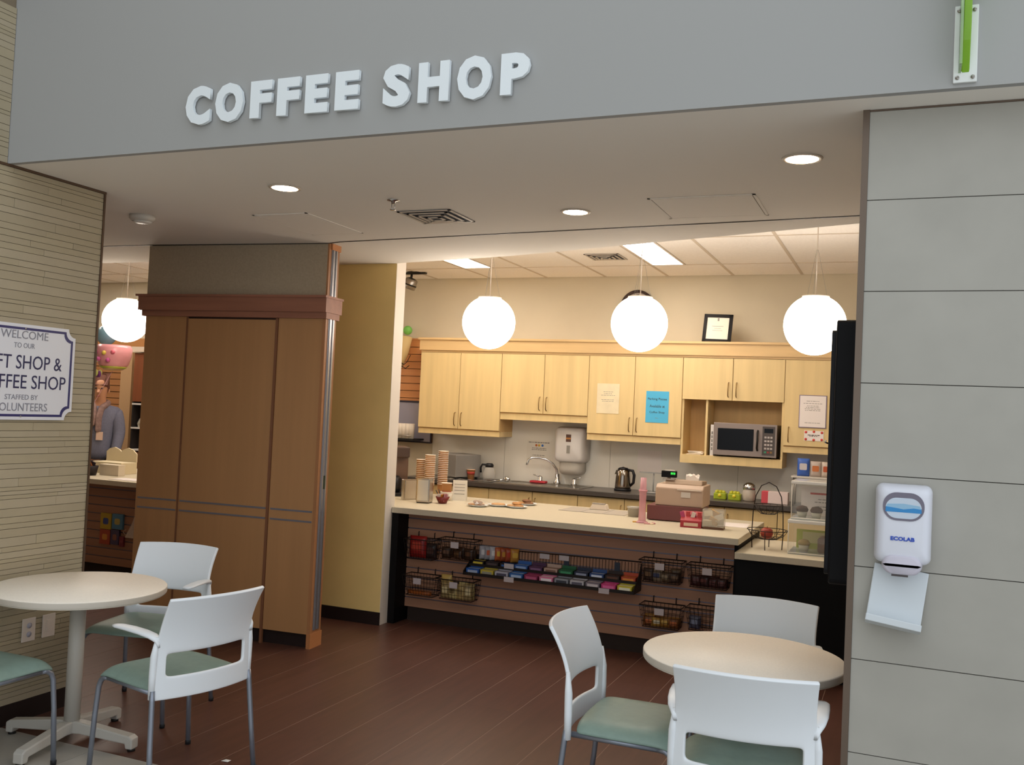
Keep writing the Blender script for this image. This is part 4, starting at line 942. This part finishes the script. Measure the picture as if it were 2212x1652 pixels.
for k in range(9): MB().box(-.03, .03, -.008, .008, -.02, .02, Matrix.Translation((-.04+.04*(k % 3), -.035+.035*((k//3) % 3), .045+.02*(k % 4))) @ Matrix.Rotation(.5*math.sin(k*2), 4, 'Y') @ Matrix.Rotation(.4*math.cos(k), 4, 'X')).build('snack', M(('snack_cream', 'snack_gold', 'snack_white')[k % 3], ('#cfc0a0', '#c89434', '#d8d2c4')[k % 3], .45), t)
t = thing('paper_sheet', 'white printed sheets lying at the right end of the service counter', 'papers', (-1.17, 7.25, ZC)); box('sheet', M('paper_white'), -.10, .10, -.14, .14, 0, .001, t); MB().box(-.10, .10, -.14, .14, .001, .002, Matrix.Rotation(.12, 4, 'Z')).build('sheet', M('paper_white'), t)
# ================================================================== things on the lower counter
ZL = .795
t = thing('fruit_stand', 'two-tier black wire fruit stand beside the pastry cases', 'fruit stand', (-.865, 6.76, ZL))
def ring(r, z, wr=.0028): return [(r*math.cos(2*math.pi*k/28), r*math.sin(2*math.pi*k/28), z) for k in range(28)]
mb = MB().tube([(-.10, 0, 0), (-.105, 0, .10), (-.10, 0, .25), (-.085, 0, .36), (-.05, 0, .43), (0, 0, .455), (.05, 0, .43), (.085, 0, .36), (.10, 0, .25), (.105, 0, .10), (.10, 0, 0)], .0035, 8)
mb.build('hoop', m_wire, t); MB().tube([(0, -.10, 0), (0, -.125, .12)], .003).tube([(0, .10, 0), (0, .125, .12)], .003).build('leg', m_wire, t)
for z, r, nm in ((.13, .135, 'lower_basket'), (.30, .10, 'upper_basket')):
    b = MB().tube(ring(r, z), .003, 6, closed=True).tube(ring(r*.82, z-.035), .002, 6, closed=True).tube(ring(r*.5, z-.06), .002, 6, closed=True)
    for k in range(12):
        a = 2*math.pi*k/12; b.tube([(r*math.cos(a), r*math.sin(a), z), (r*.82*math.cos(a), r*.82*math.sin(a), z-.035), (r*.5*math.cos(a), r*.5*math.sin(a), z-.06), (0, 0, z-.065)], .0018, 5)
    b.build(nm, m_wire, t)
t = thing('apple', 'single red apple in the lower basket of the wire fruit stand', 'apple', (-.865, 6.73, ZL+.072))
MB().lathe([(0, .006), (.018, .0), (.036, .014), (.043, .036), (.038, .062), (.022, .074), (.006, .068), (0, .062)], 24).build('flesh', M('apple_red', '#9b3a2c', .35, noise=(14, .25, (1, 1, .4))), t); MB().tube([(0, 0, .062), (.004, 0, .085)], .0018).build('stem', m_wire, t)
m_acrylic = glassy('clear_acrylic', '#e6e8e4', .08, .05); m_acredge = M('acrylic_edge', '#e9e2d6', .25)
def case(x, y, z, w, d, h, label):
    t = thing('pastry_case', label, 'display case', (x, y, z)); b = MB(); e = .004
    b.box(-w/2, w/2, -d/2, -d/2+e, .01, h).box(-w/2, w/2, d/2-e, d/2, .01, h).box(-w/2, -w/2+e, -d/2, d/2, .01, h).box(w/2-e, w/2, -d/2, d/2, .01, h)
    b.build('panes', m_acrylic, t); box('base_tray', glassy('acrylic_base', '#cfd6d2', .6), -w/2, w/2, -d/2, d/2, 0, .01, t)
    box('lid', glassy('acrylic_lid', '#f4f0e8', .95), -w/2-.006, w/2+.006, -d/2-.008, d/2+.004, h, h+.022, t, bevel=.004)
    MB().tube([(-w/2, -d/2, .01), (-w/2, -d/2, h)], .003).tube([(w/2, -d/2, .01), (w/2, -d/2, h)], .003).tube([(-w/2, -d/2, .01), (w/2, -d/2, .01)], .003).build('edge', m_acredge, t)
    return t
case(-.545, 6.78, ZL, .33, .34, .205, 'lower clear acrylic pastry case with a brown cake inside')
case(-.545, 6.80, ZL+.228, .31, .30, .235, 'upper clear acrylic pastry case stacked on the other')
t = thing('loaf_cake', 'iced brown loaf cake inside the lower pastry case', 'cake', (-.47, 6.78, ZL+.010)); MB().prism(rrect(-.06, .06, 0, .10, .02), 'y', -.07, .07).build('sponge', M('cake_brown', '#6d4a34', .8, noise=(40, .2, (1, 1, 1))), t); MB().prism(rrect(-.061, .061, .06, .102, .02), 'y', -.071, .071).build('icing', M('cake_icing', '#7d6a66', .6), t)
t = thing('muffin', 'pale muffin in a paper case inside the lower pastry case', 'muffin', (-.62, 6.74, ZL+.010)); MB().lathe([(.026, 0), (.036, .045), (0, .045)], 18).build('paper_case', M('muffin_paper', '#c9c3ae', .7), t); MB().lathe([(.037, .043), (.042, .055), (.03, .075), (0, .083)], 18).build('crown', M('muffin_top', '#a58d55', .8), t)
t = thing('price_card', 'lime green price card at the back of the lower pastry case', 'card', (-.575, 6.90, ZL+.010)); box('card', M('card_lime', '#b9c24a', .6), -.11, .11, 0, .004, 0, .13, t); box('print', M('card_cream', '#dcd59a', .6), -.07, .08, -.0006, 0, .04, .115, t)
t = thing('menu_card', 'white card with a red stripe inside the upper pastry case', 'card', (-.535, 6.92, ZL+.238)); box('card', M('paper_white'), -.13, .13, 0, .004, 0, .20, t); box('stripe', M('stripe_red', '#c2453c', .6), -.07, .13, -.0006, 0, .145, .158, t); lines_on(t, -.05, .12, -.0006, [.11, .09, .06, .04], m_inkg, .006, seed=21)
for k, (x, y) in enumerate(((-.64, 6.75), (-.545, 6.73))):
    t = thing('muffin', ('chocolate muffin at the left of the upper pastry case', 'chocolate muffin in the middle of the upper pastry case')[k], 'muffin', (x, y, ZL+.238)); MB().lathe([(.026, 0), (.036, .04), (0, .04)], 18).build('paper_case', M('muffin_paper'), t); MB().lathe([(.037, .038), (.042, .052), (.03, .072), (0, .08)], 18).build('crown', M('muffin_choc', '#4f372c', .8), t)
# ================================================================== slatwall baskets and candy rack
m_bw = M('basket_wire', '#1d1512', .5, metal=.3)
def basket(xc, z0, w, label, tagged=True, h=.15, d=.145, y0=6.598):
    t = thing('wire_basket', label, 'basket', (xc, y0, z0), group='wire baskets on the slatwall'); w2 = w/2; fl = .85
    def loop(s, z, fy): return [(-w2*s, 0, z), (-w2*s, -d*fy, z), (w2*s, -d*fy, z), (w2*s, 0, z)]
    MB().tube(loop(1, h, 1), .004, 6, closed=True).tube(loop(fl, 0, .8), .003, 6, closed=True).build('rim', m_bw, t)
    b = MB()
    for k in range(1, 4): q = k/4; b.tube(loop(fl+(1-fl)*q, h*q, .8+.2*q), .0016, 5, closed=True)
    for k in range(11):
        q = -1+2*k/10; b.tube([(q*w2, -d, h), (q*w2*fl, -d*.8, 0), (q*w2*fl, 0, 0), (q*w2, 0, h)], .0014, 5)
    for k in range(4):
        yy = k/4
        for e in (-1, 1): b.tube([(e*w2, -d*yy, h), (e*w2*fl, -d*.8*yy, 0)], .0014, 5)
    b.build('mesh_wires', m_bw, t)
    for e in (-.55, .55): MB().tube([(e*w2, -.004, h), (e*w2, -.004, h+.04), (e*w2, .008, h+.045)], .004, 6).build('hook', m_bw, t)
    if tagged: box('price_tag', M('tag_white', '#b9aeb0', .6), -.035, .03, -d-.008, -d-.005, h*.62, h*.92, t)
    return t
bask = {'B1': (-3.40, .50, .25, 'wire basket with a red crisp bag at the upper left of the slatwall'), 'B2': (-3.085, .525, .31, 'wire basket of brown snacks beside the red crisp bag'),
        'L1': (-3.385, .225, .27, 'nearly empty wire basket at the lower left of the slatwall'), 'L2': (-3.08, .228, .31, 'lower wire basket heaped with cream packets'),
        'R1': (-1.53, .528, .30, 'upper wire basket right of the candy rack'), 'R2': (-1.205, .528, .29, 'upper wire basket of dark red snacks by the black end counter'),
        'R3': (-1.52, .222, .29, 'lower wire basket of golden snacks behind the right table'), 'R4': (-1.205, .24, .28, 'lower wire basket half hidden behind the far chair')}
for k, (x, z, w, l) in bask.items(): basket(x, z, w, l, k not in ('B1', 'R4'))
def snacks(key, cols, lab, n, size=(.075, .03, .085), seed=0, group=None):
    x, z, w, l = bask[key]; rnd = random.Random(seed)
    for k in range(n):
        q = (k % ((n+1)//2))/max(1, (n+1)//2-1); row = k//((n+1)//2)
        pack('snack_bag', lab+(', rear row ', ', front row ')[row]+('leftmost', 'second', 'third', 'rightmost')[min(3, k % ((n+1)//2)) if k % ((n+1)//2) < (n+1)//2-1 else 3], 'snack bag', (x-w*.30+w*.60*q, 6.598-.045-.05*row, z+.004), (size[0], size[1], size[2]*rnd.uniform(.8, 1.1)), cols[k % len(cols)], rnd.uniform(-.3, .3), 'snacks in the slatwall baskets')
pack('snack_bag', 'large red crisp bag in the upper left wire basket', 'snack bag', (-3.435, 6.53, .505), (.145, .05, .165), ('#8e1b18', '#b5402f'))
pack('snack_bag', 'dark brown snack bag beside the red crisp bag', 'snack bag', (-3.32, 6.53, .505), (.09, .045, .12), ('#2a1d1c', '#4a2f2a'))
snacks('B2', [('#4a2f1c', '#6b4a2c'), ('#3a2517', '#5c3b24')], 'brown snack bag in the basket beside the red crisp bag', 6, seed=1)
pack('snack_bag', 'orange snack bar lying in the lower left wire basket', 'snack bag', (-3.40, 6.52, .228), (.20, .05, .03), ('#9c5320',))
snacks('L2', [('#b59b62', '#8f7a50'), ('#9c8558', '#cbb98a'), ('#c2ad74', '#7d6a45')], 'cream packet in the heaped lower basket', 8, (.07, .03, .12), 2)
pack('snack_bag', 'pale bag sticking up from the heaped lower basket', 'snack bag', (-3.175, 6.52, .275), (.09, .04, .13), ('#b99b57', '#8c7648'))
snacks('R1', [('#5a4632', '#8c7a62'), ('#3b2a22', '#6d5138'), ('#7d6c58', '#3a3f5a')], 'brown packet in the basket right of the candy rack', 8, seed=4)
snacks('R2', [('#3d1d1c', '#552a28'), ('#33191a', '#60322d')], 'dark red packet in the basket by the black end counter', 8, (.07, .03, .07), 5)
snacks('R3', [('#8c5f22', '#c29a4a'), ('#6b3f1e', '#b5602a'), ('#a37a34', '#cfc3a8')], 'golden packet in the lower basket behind the right table', 8, (.075, .03, .07), 6)
snacks('R4', [('#4a4a5c', '#7a7f96'), ('#8c7a5c', '#c9b98f')], 'grey and tan packet in the basket half hidden by a chair', 4, (.075, .03, .09), 7)
# candy rack: two stepped shelves of candy cartons
xr0, xr1 = -2.985, -1.695
t = thing('candy_rack', 'long black two-step wire candy rack on the slatwall', 'rack', ((xr0+xr1)/2, 6.598, .44)); w2 = (xr1-xr0)/2
box('lower_shelf', m_bw, -w2, w2, -.19, -.09, 0, .006, t); box('upper_shelf', m_bw, -w2, w2, -.10, -.01, .055, .061, t)
MB().box(-w2, w2, -.195, -.19, 0, .022).build('front_lip', m_bw, t); MB().box(-w2, w2, -.105, -.10, .055, .075).build('front_lip', m_bw, t)
b = MB().tube([(-w2+.36, -.006, .185), (w2, -.006, .20)], .004, 6).tube([(-w2, -.006, .06), (w2, -.006, .06)], .003, 6)
for k in range(40): x = -w2+.36+(2*w2-.36)*k/39; b.tube([(x, -.006, .06), (x, -.006, .19)], .0018, 5)
b.build('back_wires', m_bw, t)
for e in (-1, 1): MB().prism([(-.195, 0), (-.195, .03), (-.10, .08), (-.005, .19), (-.005, 0)], 'x', e*w2-.003, e*w2+.003).build('end_plate', m_bw, t)
for x in (-.30, .09, .47): box('divider', M('divider_blue', '#232a3a', .5), x-.02, x+.02, -.012, -.008, .09, .18, t)
LOW = [('#1d4f9a', '#9aa6c0', 'blue candy carton at the left end of the lower candy row'), ('#b7a63a', '#8d8a7a', 'yellow-topped candy carton in the lower candy row'), ('#a9a7b5', '#4a4658', 'silver candy carton in the lower candy row'), ('#2a5c9c', '#a5b8d6', 'sky blue candy carton behind a price tag, lower row'), ('#8a2a52', '#b5557a', 'magenta candy carton in the lower candy row'), ('#d27a9c', '#f0e2e6', 'pink and white candy carton in the lower candy row'),
       ('#8c8f98', '#3a3c46', 'grey gum carton in the lower candy row'), ('#b5b2b8', '#5a5666', 'white gum carton in the lower candy row'), ('#7a6f7a', '#cfc5c8', 'mauve candy carton in the lower candy row'), ('#c23a78', '#e06aa0', 'hot pink candy carton in the lower candy row'), ('#c9bb3a', '#f2efd8', 'yellow and white candy carton at the right end of the lower row')]
UP = [('#1a1216', '#c9b13a', 'black candy carton with a gold end, upper row'), ('#241a1c', '#4a3a3c', 'plain dark candy carton in the upper row'), ('#1d1517', '#2f5a9c', 'black and blue candy carton in the upper row'), ('#2f5a9c', '#8ea6cc', 'blue candy carton in the upper row'), ('#4a2a4a', '#7d5a7d', 'purple candy carton in the upper row'), ('#b59a8c', '#7a5a4c', 'tan candy carton in the upper row'), ('#1f5a3a', '#3f8f62', 'green mint carton in the upper row'), ('#20283f', '#8f95ab', 'navy gum carton in the upper row'), ('#2d4a80', '#cfd8ea', 'blue and white candy carton in the upper row'), ('#2a1a16', '#5c3b2a', 'dark chocolate carton in the upper row'), ('#b5482a', '#d98a3a', 'orange and purple candy carton at the right end of the upper row')]
def carton(x, y, z, w, d, h, c1_, c2_, label):
    t = thing('candy_carton', label, 'carton', (x, y, z), group='candy cartons on the rack')
    MB().box(-w/2, w/2, -d/2, -d/2+.003, 0, h).box(-w/2, w/2, d/2-.003, d/2, 0, h*1.7).box(-w/2, -w/2+.003, -d/2, d/2, 0, h*1.1).box(w/2-.003, w/2, -d/2, d/2, 0, h*1.1).box(-w/2, w/2, -d/2, d/2, 0, .003).build('carton', M('carton_'+c1_, c1_, .45), t)
    box('print', M('print_'+c2_, c2_, .5), -w*.36, w*.36, -d/2-.0008, -d/2, h*.25, h*.8, t)
    for k in range(3): box('bar', M('print_'+c2_) if k % 2 else M('carton_'+c1_), -w*.44, w*.44, -d/2+.006+.024*k, -d/2+.026+.024*k, .004, h*1.05, t)
for i, (a, b2, l) in enumerate(LOW): w = 1.27/11; carton(xr0+.01+w*(i+.5), 6.598-.14, .4465, w-.008, .085, .040, a, b2, l)
for i, (a, b2, l) in enumerate(UP): w = 1.27/11; carton(xr0+.01+w*(i+.5), 6.598-.055, .5015, w-.008, .08, .034, a, b2, l)
for k, (x, z) in enumerate(((-2.66, .505), (-2.42, .59), (-2.62, .425), (-2.27, .592), (-1.905, .425))):
    o = box('price_tag', M('tag_white'), -.038, .038, -.002, 0, 0, .036); o.location = (x, 6.598-(.197 if z < .45 else .107 if z < .55 else .012), z)
    tag(o, ('white price tag on the upper candy shelf', 'white price tag on the wires of the candy rack, left of two', 'white price tag below the lower candy row, left of two', 'white price tag on the wires of the candy rack, right of two', 'white price tag below the lower candy row, right of two')[k], 'price tag')
for k in range(7): pack('snack_bag', ('silver', 'pale grey', 'white', 'orange', 'rust', 'red', 'amber')[k]+' crisp bag standing above the left end of the candy rack', 'snack bag', (-2.90+.042*k, 6.565, .542), (.065, .03, .10), (('#9c99a0', '#c9c5c6'), ('#8f8c92', '#b5593a'), ('#a7a4aa', '#cfcccc'), ('#a8552c', '#c9a23a'), ('#8a3f1f', '#b5802c'), ('#8f3b1e', '#a3301c'), ('#a3702a', '#c49a3c'))[k], R_(35))
# ================================================================== gift shop seen through the left gap
m_orange = M('gift_wall_wood', '#b07a4c', .55, noise=(3, .08, (.4, 6, 6)))
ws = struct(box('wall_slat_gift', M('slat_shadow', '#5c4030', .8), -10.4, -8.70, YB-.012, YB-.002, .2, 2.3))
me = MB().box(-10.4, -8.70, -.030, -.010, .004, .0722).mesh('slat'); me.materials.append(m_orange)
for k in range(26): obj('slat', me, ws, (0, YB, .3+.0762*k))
struct(box('trim_6', M('gift_rail', '#b9814e', .5), -10.4, -7.6, YB-.04, YB-.001, 2.20, 2.32))
struct(MB().box(-8.74, -8.57, YB-.07, YB-.001, 0, 2.15).build('trim_7', M('gift_post', '#c49f75', .55)))
t = thing('gift_cabinet', 'red-brown display cabinet with white shelves behind the gift counter', 'cabinet', (-7.84, YB-.002, 0))
m_rb = M('redwood', '#7d4526', .55, noise=(3, .1, (6, 6, .5)))
box('upper_door', m_rb, -.42, .42, -.35, 0, 1.57, 2.13, t); box('base', m_rb, -.42, .42, -.35, 0, 0, .99, t); box('cornice', M('cornice_white', '#d6c3ae', .5), -.46, .46, -.38, 0, 2.14, 2.20, t)
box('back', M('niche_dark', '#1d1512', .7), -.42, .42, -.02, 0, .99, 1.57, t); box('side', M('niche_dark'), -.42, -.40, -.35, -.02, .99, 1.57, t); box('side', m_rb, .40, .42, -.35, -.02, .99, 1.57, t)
for z in (1.55, 1.275, 1.025): box('shelf', M('shelf_bright', '#e6e0d8', .4), -.42, .42, -.355, -.02, z-.018, z, t)
t = thing('gift_bag', 'shiny silver wrapped gift on the white shelf of the cabinet', 'gift', (-8.135, YB-.27, 1.276))
MB().lathe([(.07, 0), (.085, .04), (.06, .10), (.015, .14), (.05, .19), (0, .17)], 14).build('wrap', M('gift_silver', '#cfc8b8', .25, metal=.6), t); MB().ball((0, 0, .14), .022, 10, 6).build('bow', M('gift_green', '#b5bd8a', .5), t)
# things on the gift counter
t = thing('foam_box', 'open white foam box with two rounded flaps on the gift counter', 'box', (-7.05, 7.05, .885))
fb = M('foam_cream', '#ddcfae', .7)
MB().box(-.19, .19, -.10, .10, 0, .11).build('tub', fb, t, bevel=.004)
MB().prism([(-.19, .11), (-.19, .20), (-.15, .23), (-.09, .245), (-.03, .225), (-.005, .205), (.02, .225), (.08, .245), (.14, .23), (.19, .19), (.19, .11)], 'y', .085, .10).build('flap', fb, t)
t = thing('white_carton', 'small white carton in front of the foam box on the gift counter', 'carton', (-6.86, 6.84, .885)); box('carton', M('carton_pale', '#e2d5c0', .6), -.115, .115, -.04, .04, 0, .10, t, bevel=.002); box('lid', M('carton_pale'), -.118, .118, -.043, .043, .085, .102, t)
t = thing('dark_basket', 'small dark basket of wrapped sweets on the gift counter', 'basket', (-6.99, 6.70, .885)); MB().lathe([(.055, 0), (.075, .09), (.070, .09), (.05, .006), (0, .006)], 16).build('bowl', M('basket_dark', '#241a1a', .6), t)
for k in range(5): MB().box(-.03, .03, -.006, .006, -.02, .05, Matrix.Translation((-.03+.015*k, -.02+.012*(k % 3), .08)) @ Matrix.Rotation(.6*math.sin(k*1.7), 4, 'Y')).build('sweet', M(('gs_orange', 'gs_dark', 'gs_plum')[k % 3], ('#9c5a2c', '#2c2430', '#5a3048')[k % 3], .5), t)
t = thing('paper_sheet', 'white papers lying at the edge of the gift counter', 'papers', (-6.42, 6.62, .885)); box('sheet', M('paper_white'), -.16, .14, -.10, .10, 0, .002, t); MB().box(-.14, .15, -.09, .09, .002, .004, Matrix.Rotation(.2, 4, 'Z')).build('sheet', M('paper_white'), t)
# books hanging on the gift counter front
for k, (x0, x1, z0, z1, c, c2_, l) in enumerate(((-6.70, -6.575, .43, .572, '#b99a2c', '#3a4a8c', 'yellow activity book hanging on the gift counter front'), (-6.565, -6.44, .44, .575, '#4f7f9c', '#b5a35a', 'blue activity book hanging beside the yellow one'), (-6.70, -6.58, .295, .425, '#a8472c', '#d08a3a', 'red and orange activity book hanging below the yellow one'), (-6.572, -6.475, .30, .432, '#4a3f5c', '#8c5a4a', 'dark blue activity book hanging below the blue one'), (-6.468, -6.42, .29, .38, '#7a2a34', '#a8555a', 'narrow maroon booklet at the right of the hanging books'))):
    t = thing('activity_book', l, 'book', (x0, 6.597, z0), group='books on the gift counter front'); box('cover', M('book_'+c, c, .5), 0, x1-x0, -.02, 0, 0, z1-z0, t); MB().prism(rrect((x1-x0)*.25, (x1-x0)*.75, (z1-z0)*.3, (z1-z0)*.7, .015, 4), 'y', -.0208, -.0198).build('print', M('bprint_'+c2_, c2_, .5), t)
t = thing('paper_bag', 'white paper cone bag hanging on the gift counter front', 'bag', (-6.33, 6.597, .375)); MB().prism([(-.07, .0), (.065, .0), (.06, .21), (.04, .215), (.0, .12)], 'y', -.03, 0).build('bag', M('bag_white', '#c9b7a6', .7), t, bevel=.004); MB().tube([(-.07, -.015, .02), (-.10, -.02, .05), (-.07, -.015, .07)], .003).build('string', M('bag_white'), t)
# balloons
t = thing('foil_balloon', 'pink foil balloon with lime trim floating over the gift counter', 'balloon', (-7.285, 7.2, 1.885))
MB().lathe([(0, .0), (.09, .0), (.14, .05), (.165, .14), (.17, .21), (.15, .245), (0, .25)], 24).build('skin', M('balloon_pink', '#d08c90', .3), t); MB().lathe([(.08, -.003), (.118, .020), (.130, .032), (.12, .03)], 24).build('trim_band', M('balloon_lime', '#a8a83a', .35), t)
for k, (a, z, c) in enumerate(((-1.35, .16, '#c9b04a'), (-1.75, .10, '#b54f86'), (-1.1, .09, '#b54f86'), (-2.0, .17, '#b54f86'), (-.85, .17, '#c25a6a'))): MB().ball((.168*math.cos(a), .168*math.sin(a), z), .022, 10, 6, (1, 1, 1)).build('flower', M('flower'+c, c, .5), t)
MB().tube([(0, 0, 0), (-.35, .05, -.45), (-.75, 0, -1.0)], .002, 5).build('ribbon', M('ribbon_pink', '#d8a0a8', .5), t)
t = thing('foil_balloon', 'blue foil balloon above the pink one', 'balloon', (-7.52, 7.32, 2.14)); MB().ball((0, 0, .10), .11, 18, 10, (1, .8, .95)).build('skin', M('balloon_blue', '#6f93a3', .25), t); MB().lathe([(0, 0), (.012, .0), (.008, .02)], 10, (0, 0, -.015)).build('neck', M('balloon_blue'), t); MB().tube([(0, 0, -.01), (-.35, -.05, -.6), (-.6, -.1, -1.25)], .002, 5).build('ribbon', M('ribbon_blue', '#9ab0bb', .5), t)
t = thing('balloon_weight', 'small purple and lime balloon weight tuft under the pink balloon', 'decoration', (-7.35, 7.06, 1.80))
for k in range(6): MB().ball((.03*math.cos(k*1.05), .03*math.sin(k*1.05), .035+.012*(k % 2)), .026, 10, 6, (1, .5, 1.3)).build('petal', M(('petal_purple', 'petal_lime')[k % 2], ('#6a2f6e', '#a9a85a')[k % 2], .5), t)
MB().tube([(0, 0, .03), (-.4, .02, -.4), (-.7, .02, -.915)], .002, 5).build('ribbon', M('ribbon_pink'), t)
# ================================================================== person behind the gift counter
def skin_mesh(name, nodes, edges, mat, parent, root=0, sub=2):
    me = bpy.data.meshes.new(name); me.from_pydata([n[:3] for n in nodes], edges, [])
    o = bpy.data.objects.new(name, me); COL.objects.link(o); o.parent = parent
    o.modifiers.new('skin', 'SKIN'); 
    if not me.skin_vertices:
        bpy.context.view_layer.objects.active = o
        bpy.ops.object.modifier_remove(modifier='skin') if False else None
        bpy.ops.mesh.customdata_skin_add()
    for i, n in enumerate(nodes):
        sv = me.skin_vertices[0].data[i]; r = n[3]; sv.radius = r if isinstance(r, tuple) else (r, r); sv.use_root = (i == root)
    s = o.modifiers.new('sub', 'SUBSURF'); s.levels = sub; s.render_levels = sub
    o.modifiers['skin'].use_smooth_shade = True
    dg = bpy.context.evaluated_depsgraph_get(); m2 = bpy.data.meshes.new_from_object(o.evaluated_get(dg)); bpy.data.objects.remove(o)
    m2.materials.clear(); m2.materials.append(mat); m2.name = name
    for p in m2.polygons: p.use_smooth = True
    return obj(name, m2, parent)
m_skin = M('skin_tone', '#c08a68', .55)
per = thing('person', 'person in a grey-blue sweater and scarf standing behind the gift counter', 'person', (-8.175, 7.93, 0), R_(-60))
# local: facing +x, y to the left; 1.80 m tall
body = [(0, 0, .98, (.095, .125)), (0, 0, 1.12, (.08, .11)), (0, 0, 1.28, (.09, .12)), (-.01, 0, 1.43, (.08, .11)), (-.01, 0, 1.53, .055), (.01, 0, 1.58, .052), (.015, 0, 1.66, (.085, .072)), (.005, 0, 1.745, (.09, .074)), (0, 0, 1.80, (.05, .045)),
        (0, .165, 1.45, .048), (.02, .215, 1.22, .042), (.10, .20, 1.00, .036), (.12, .195, .95, .028), (0, -.165, 1.45, .048), (.02, -.215, 1.22, .042), (.10, -.20, 1.00, .036), (.12, -.195, .95, .028),
        (0, .095, .90, .088), (.01, .10, .50, .058), (0, .10, .09, .040), (.13, .11, .04, .033), (0, -.095, .90, .088), (.01, -.10, .50, .058), (0, -.10, .09, .040), (.13, -.11, .04, .033)]
ed = [(0, 1), (1, 2), (2, 3), (3, 4), (4, 5), (5, 6), (6, 7), (7, 8), (3, 9), (9, 10), (10, 11), (11, 12), (3, 13), (13, 14), (14, 15), (15, 16), (0, 17), (17, 18), (18, 19), (19, 20), (0, 21), (21, 22), (22, 23), (23, 24)]
bo = skin_mesh('body', body, ed, m_skin, per)
for e in (-1, 1):
    pn = [(.12, e*.195, .95, .026), (.145, e*.19, .90, (.016, .040)), (.155, e*.19, .865, (.014, .040))]; pe = [(0, 1), (1, 2)]
    for q, (dy, L) in enumerate(((-.030, .062), (-.010, .072), (.010, .067), (.030, .052))):
        i0 = len(pn); pn += [(.157, e*.19+dy, .862, .0095), (.165, e*.19+dy*1.1, .862-L*.5, .009), (.160, e*.19+dy*1.15, .862-L, .007)]; pe += [(2, i0), (i0, i0+1), (i0+1, i0+2)]
    i0 = len(pn); pn += [(.150, e*.19-e*.045, .89, .011), (.165, e*.19-e*.062, .86, .0095), (.170, e*.19-e*.066, .83, .008)]; pe += [(1, i0), (i0, i0+1), (i0+1, i0+2)]
    skin_mesh('hand', pn, pe, m_skin, per, 0, 1)
m_sw = M('sweater_blue', '#6f7184', .85, noise=(60, .08, (1, 1, 1)))
sw = [(0, 0, .88, (.150, .190)), (0, 0, 1.12, (.135, .172)), (0, 0, 1.29, (.150, .185)), (-.01, 0, 1.43, (.130, .165)), (-.01, 0, 1.52, .080), (0, .175, 1.455, .085), (.02, .222, 1.22, .068), (.105, .205, .985, .052), (0, -.175, 1.455, .085), (.02, -.222, 1.22, .068), (.105, -.205, .985, .052)]
skin_mesh('sweater', sw, [(0, 1), (1, 2), (2, 3), (3, 4), (3, 5), (5, 6), (6, 7), (3, 8), (8, 9), (9, 10)], m_sw, per)
tr_ = [(0, 0, 1.04, (.128, .165)), (0, .098, .90, .098), (.01, .10, .50, .072), (0, .10, .12, .062), (0, -.098, .90, .098), (.01, -.10, .50, .072), (0, -.10, .12, .062)]
skin_mesh('trousers', tr_, [(0, 1), (1, 2), (2, 3), (0, 4), (4, 5), (5, 6)], M('trousers_dark', '#201a1e', .8), per)
skin_mesh('scarf', [(.02, .085, 1.53, .035), (-.08, .05, 1.55, .035), (-.09, -.05, 1.55, .035), (.02, -.085, 1.53, .035), (.10, -.04, 1.49, .036), (.14, -.015, 1.40, (.025, .05)), (.155, -.02, 1.28, (.02, .05)), (.10, .04, 1.49, .036), (.145, .03, 1.38, (.025, .045)), (.155, .035, 1.22, (.02, .045))], [(0, 1), (1, 2), (2, 3), (3, 4), (4, 5), (5, 6), (0, 7), (7, 8), (8, 9)], M('scarf_rose', '#8d726b', .9, noise=(35, .25, (1, 1, 1))), per)
box('badge', M('badge_white', '#d8b9a6', .5), .150, .156, .015, .085, 1.14, 1.23, per)
skin_mesh('hair', [(-.03, 0, 1.76, (.085, .082)), (-.06, 0, 1.68, (.055, .078)), (-.065, 0, 1.60, (.035, .06)), (.03, 0, 1.80, (.05, .07))], [(0, 1), (1, 2), (0, 3)], M('hair_auburn', '#6d4334', .8, noise=(50, .2, (6, 6, .6))), per, 0)
MB().prism([(.095, 1.69), (.122, 1.655), (.096, 1.645)], 'y', -.014, .014).build('nose', m_skin, per, bevel=.004)
for e in (-1, 1): MB().ball((.088, e*.032, 1.70), .011, 10, 6).build('eye', M('eye_dark', '#2a211d', .3), per); MB().ball((.0, e*.082, 1.67), .022, 10, 6, (.7, .35, 1.2)).build('ear', m_skin, per)
MB().ball((.096, 0, 1.615), .02, 12, 6, (.35, 1.1, .3)).build('mouth', M('lip_rose', '#9a5348', .5), per)
for e in (-1, 1): MB().ball((.04, e*.105, .035), .05, 14, 8, (2.4, .9, .7)).build('shoe', M('shoe_black', '#141114', .5), per)
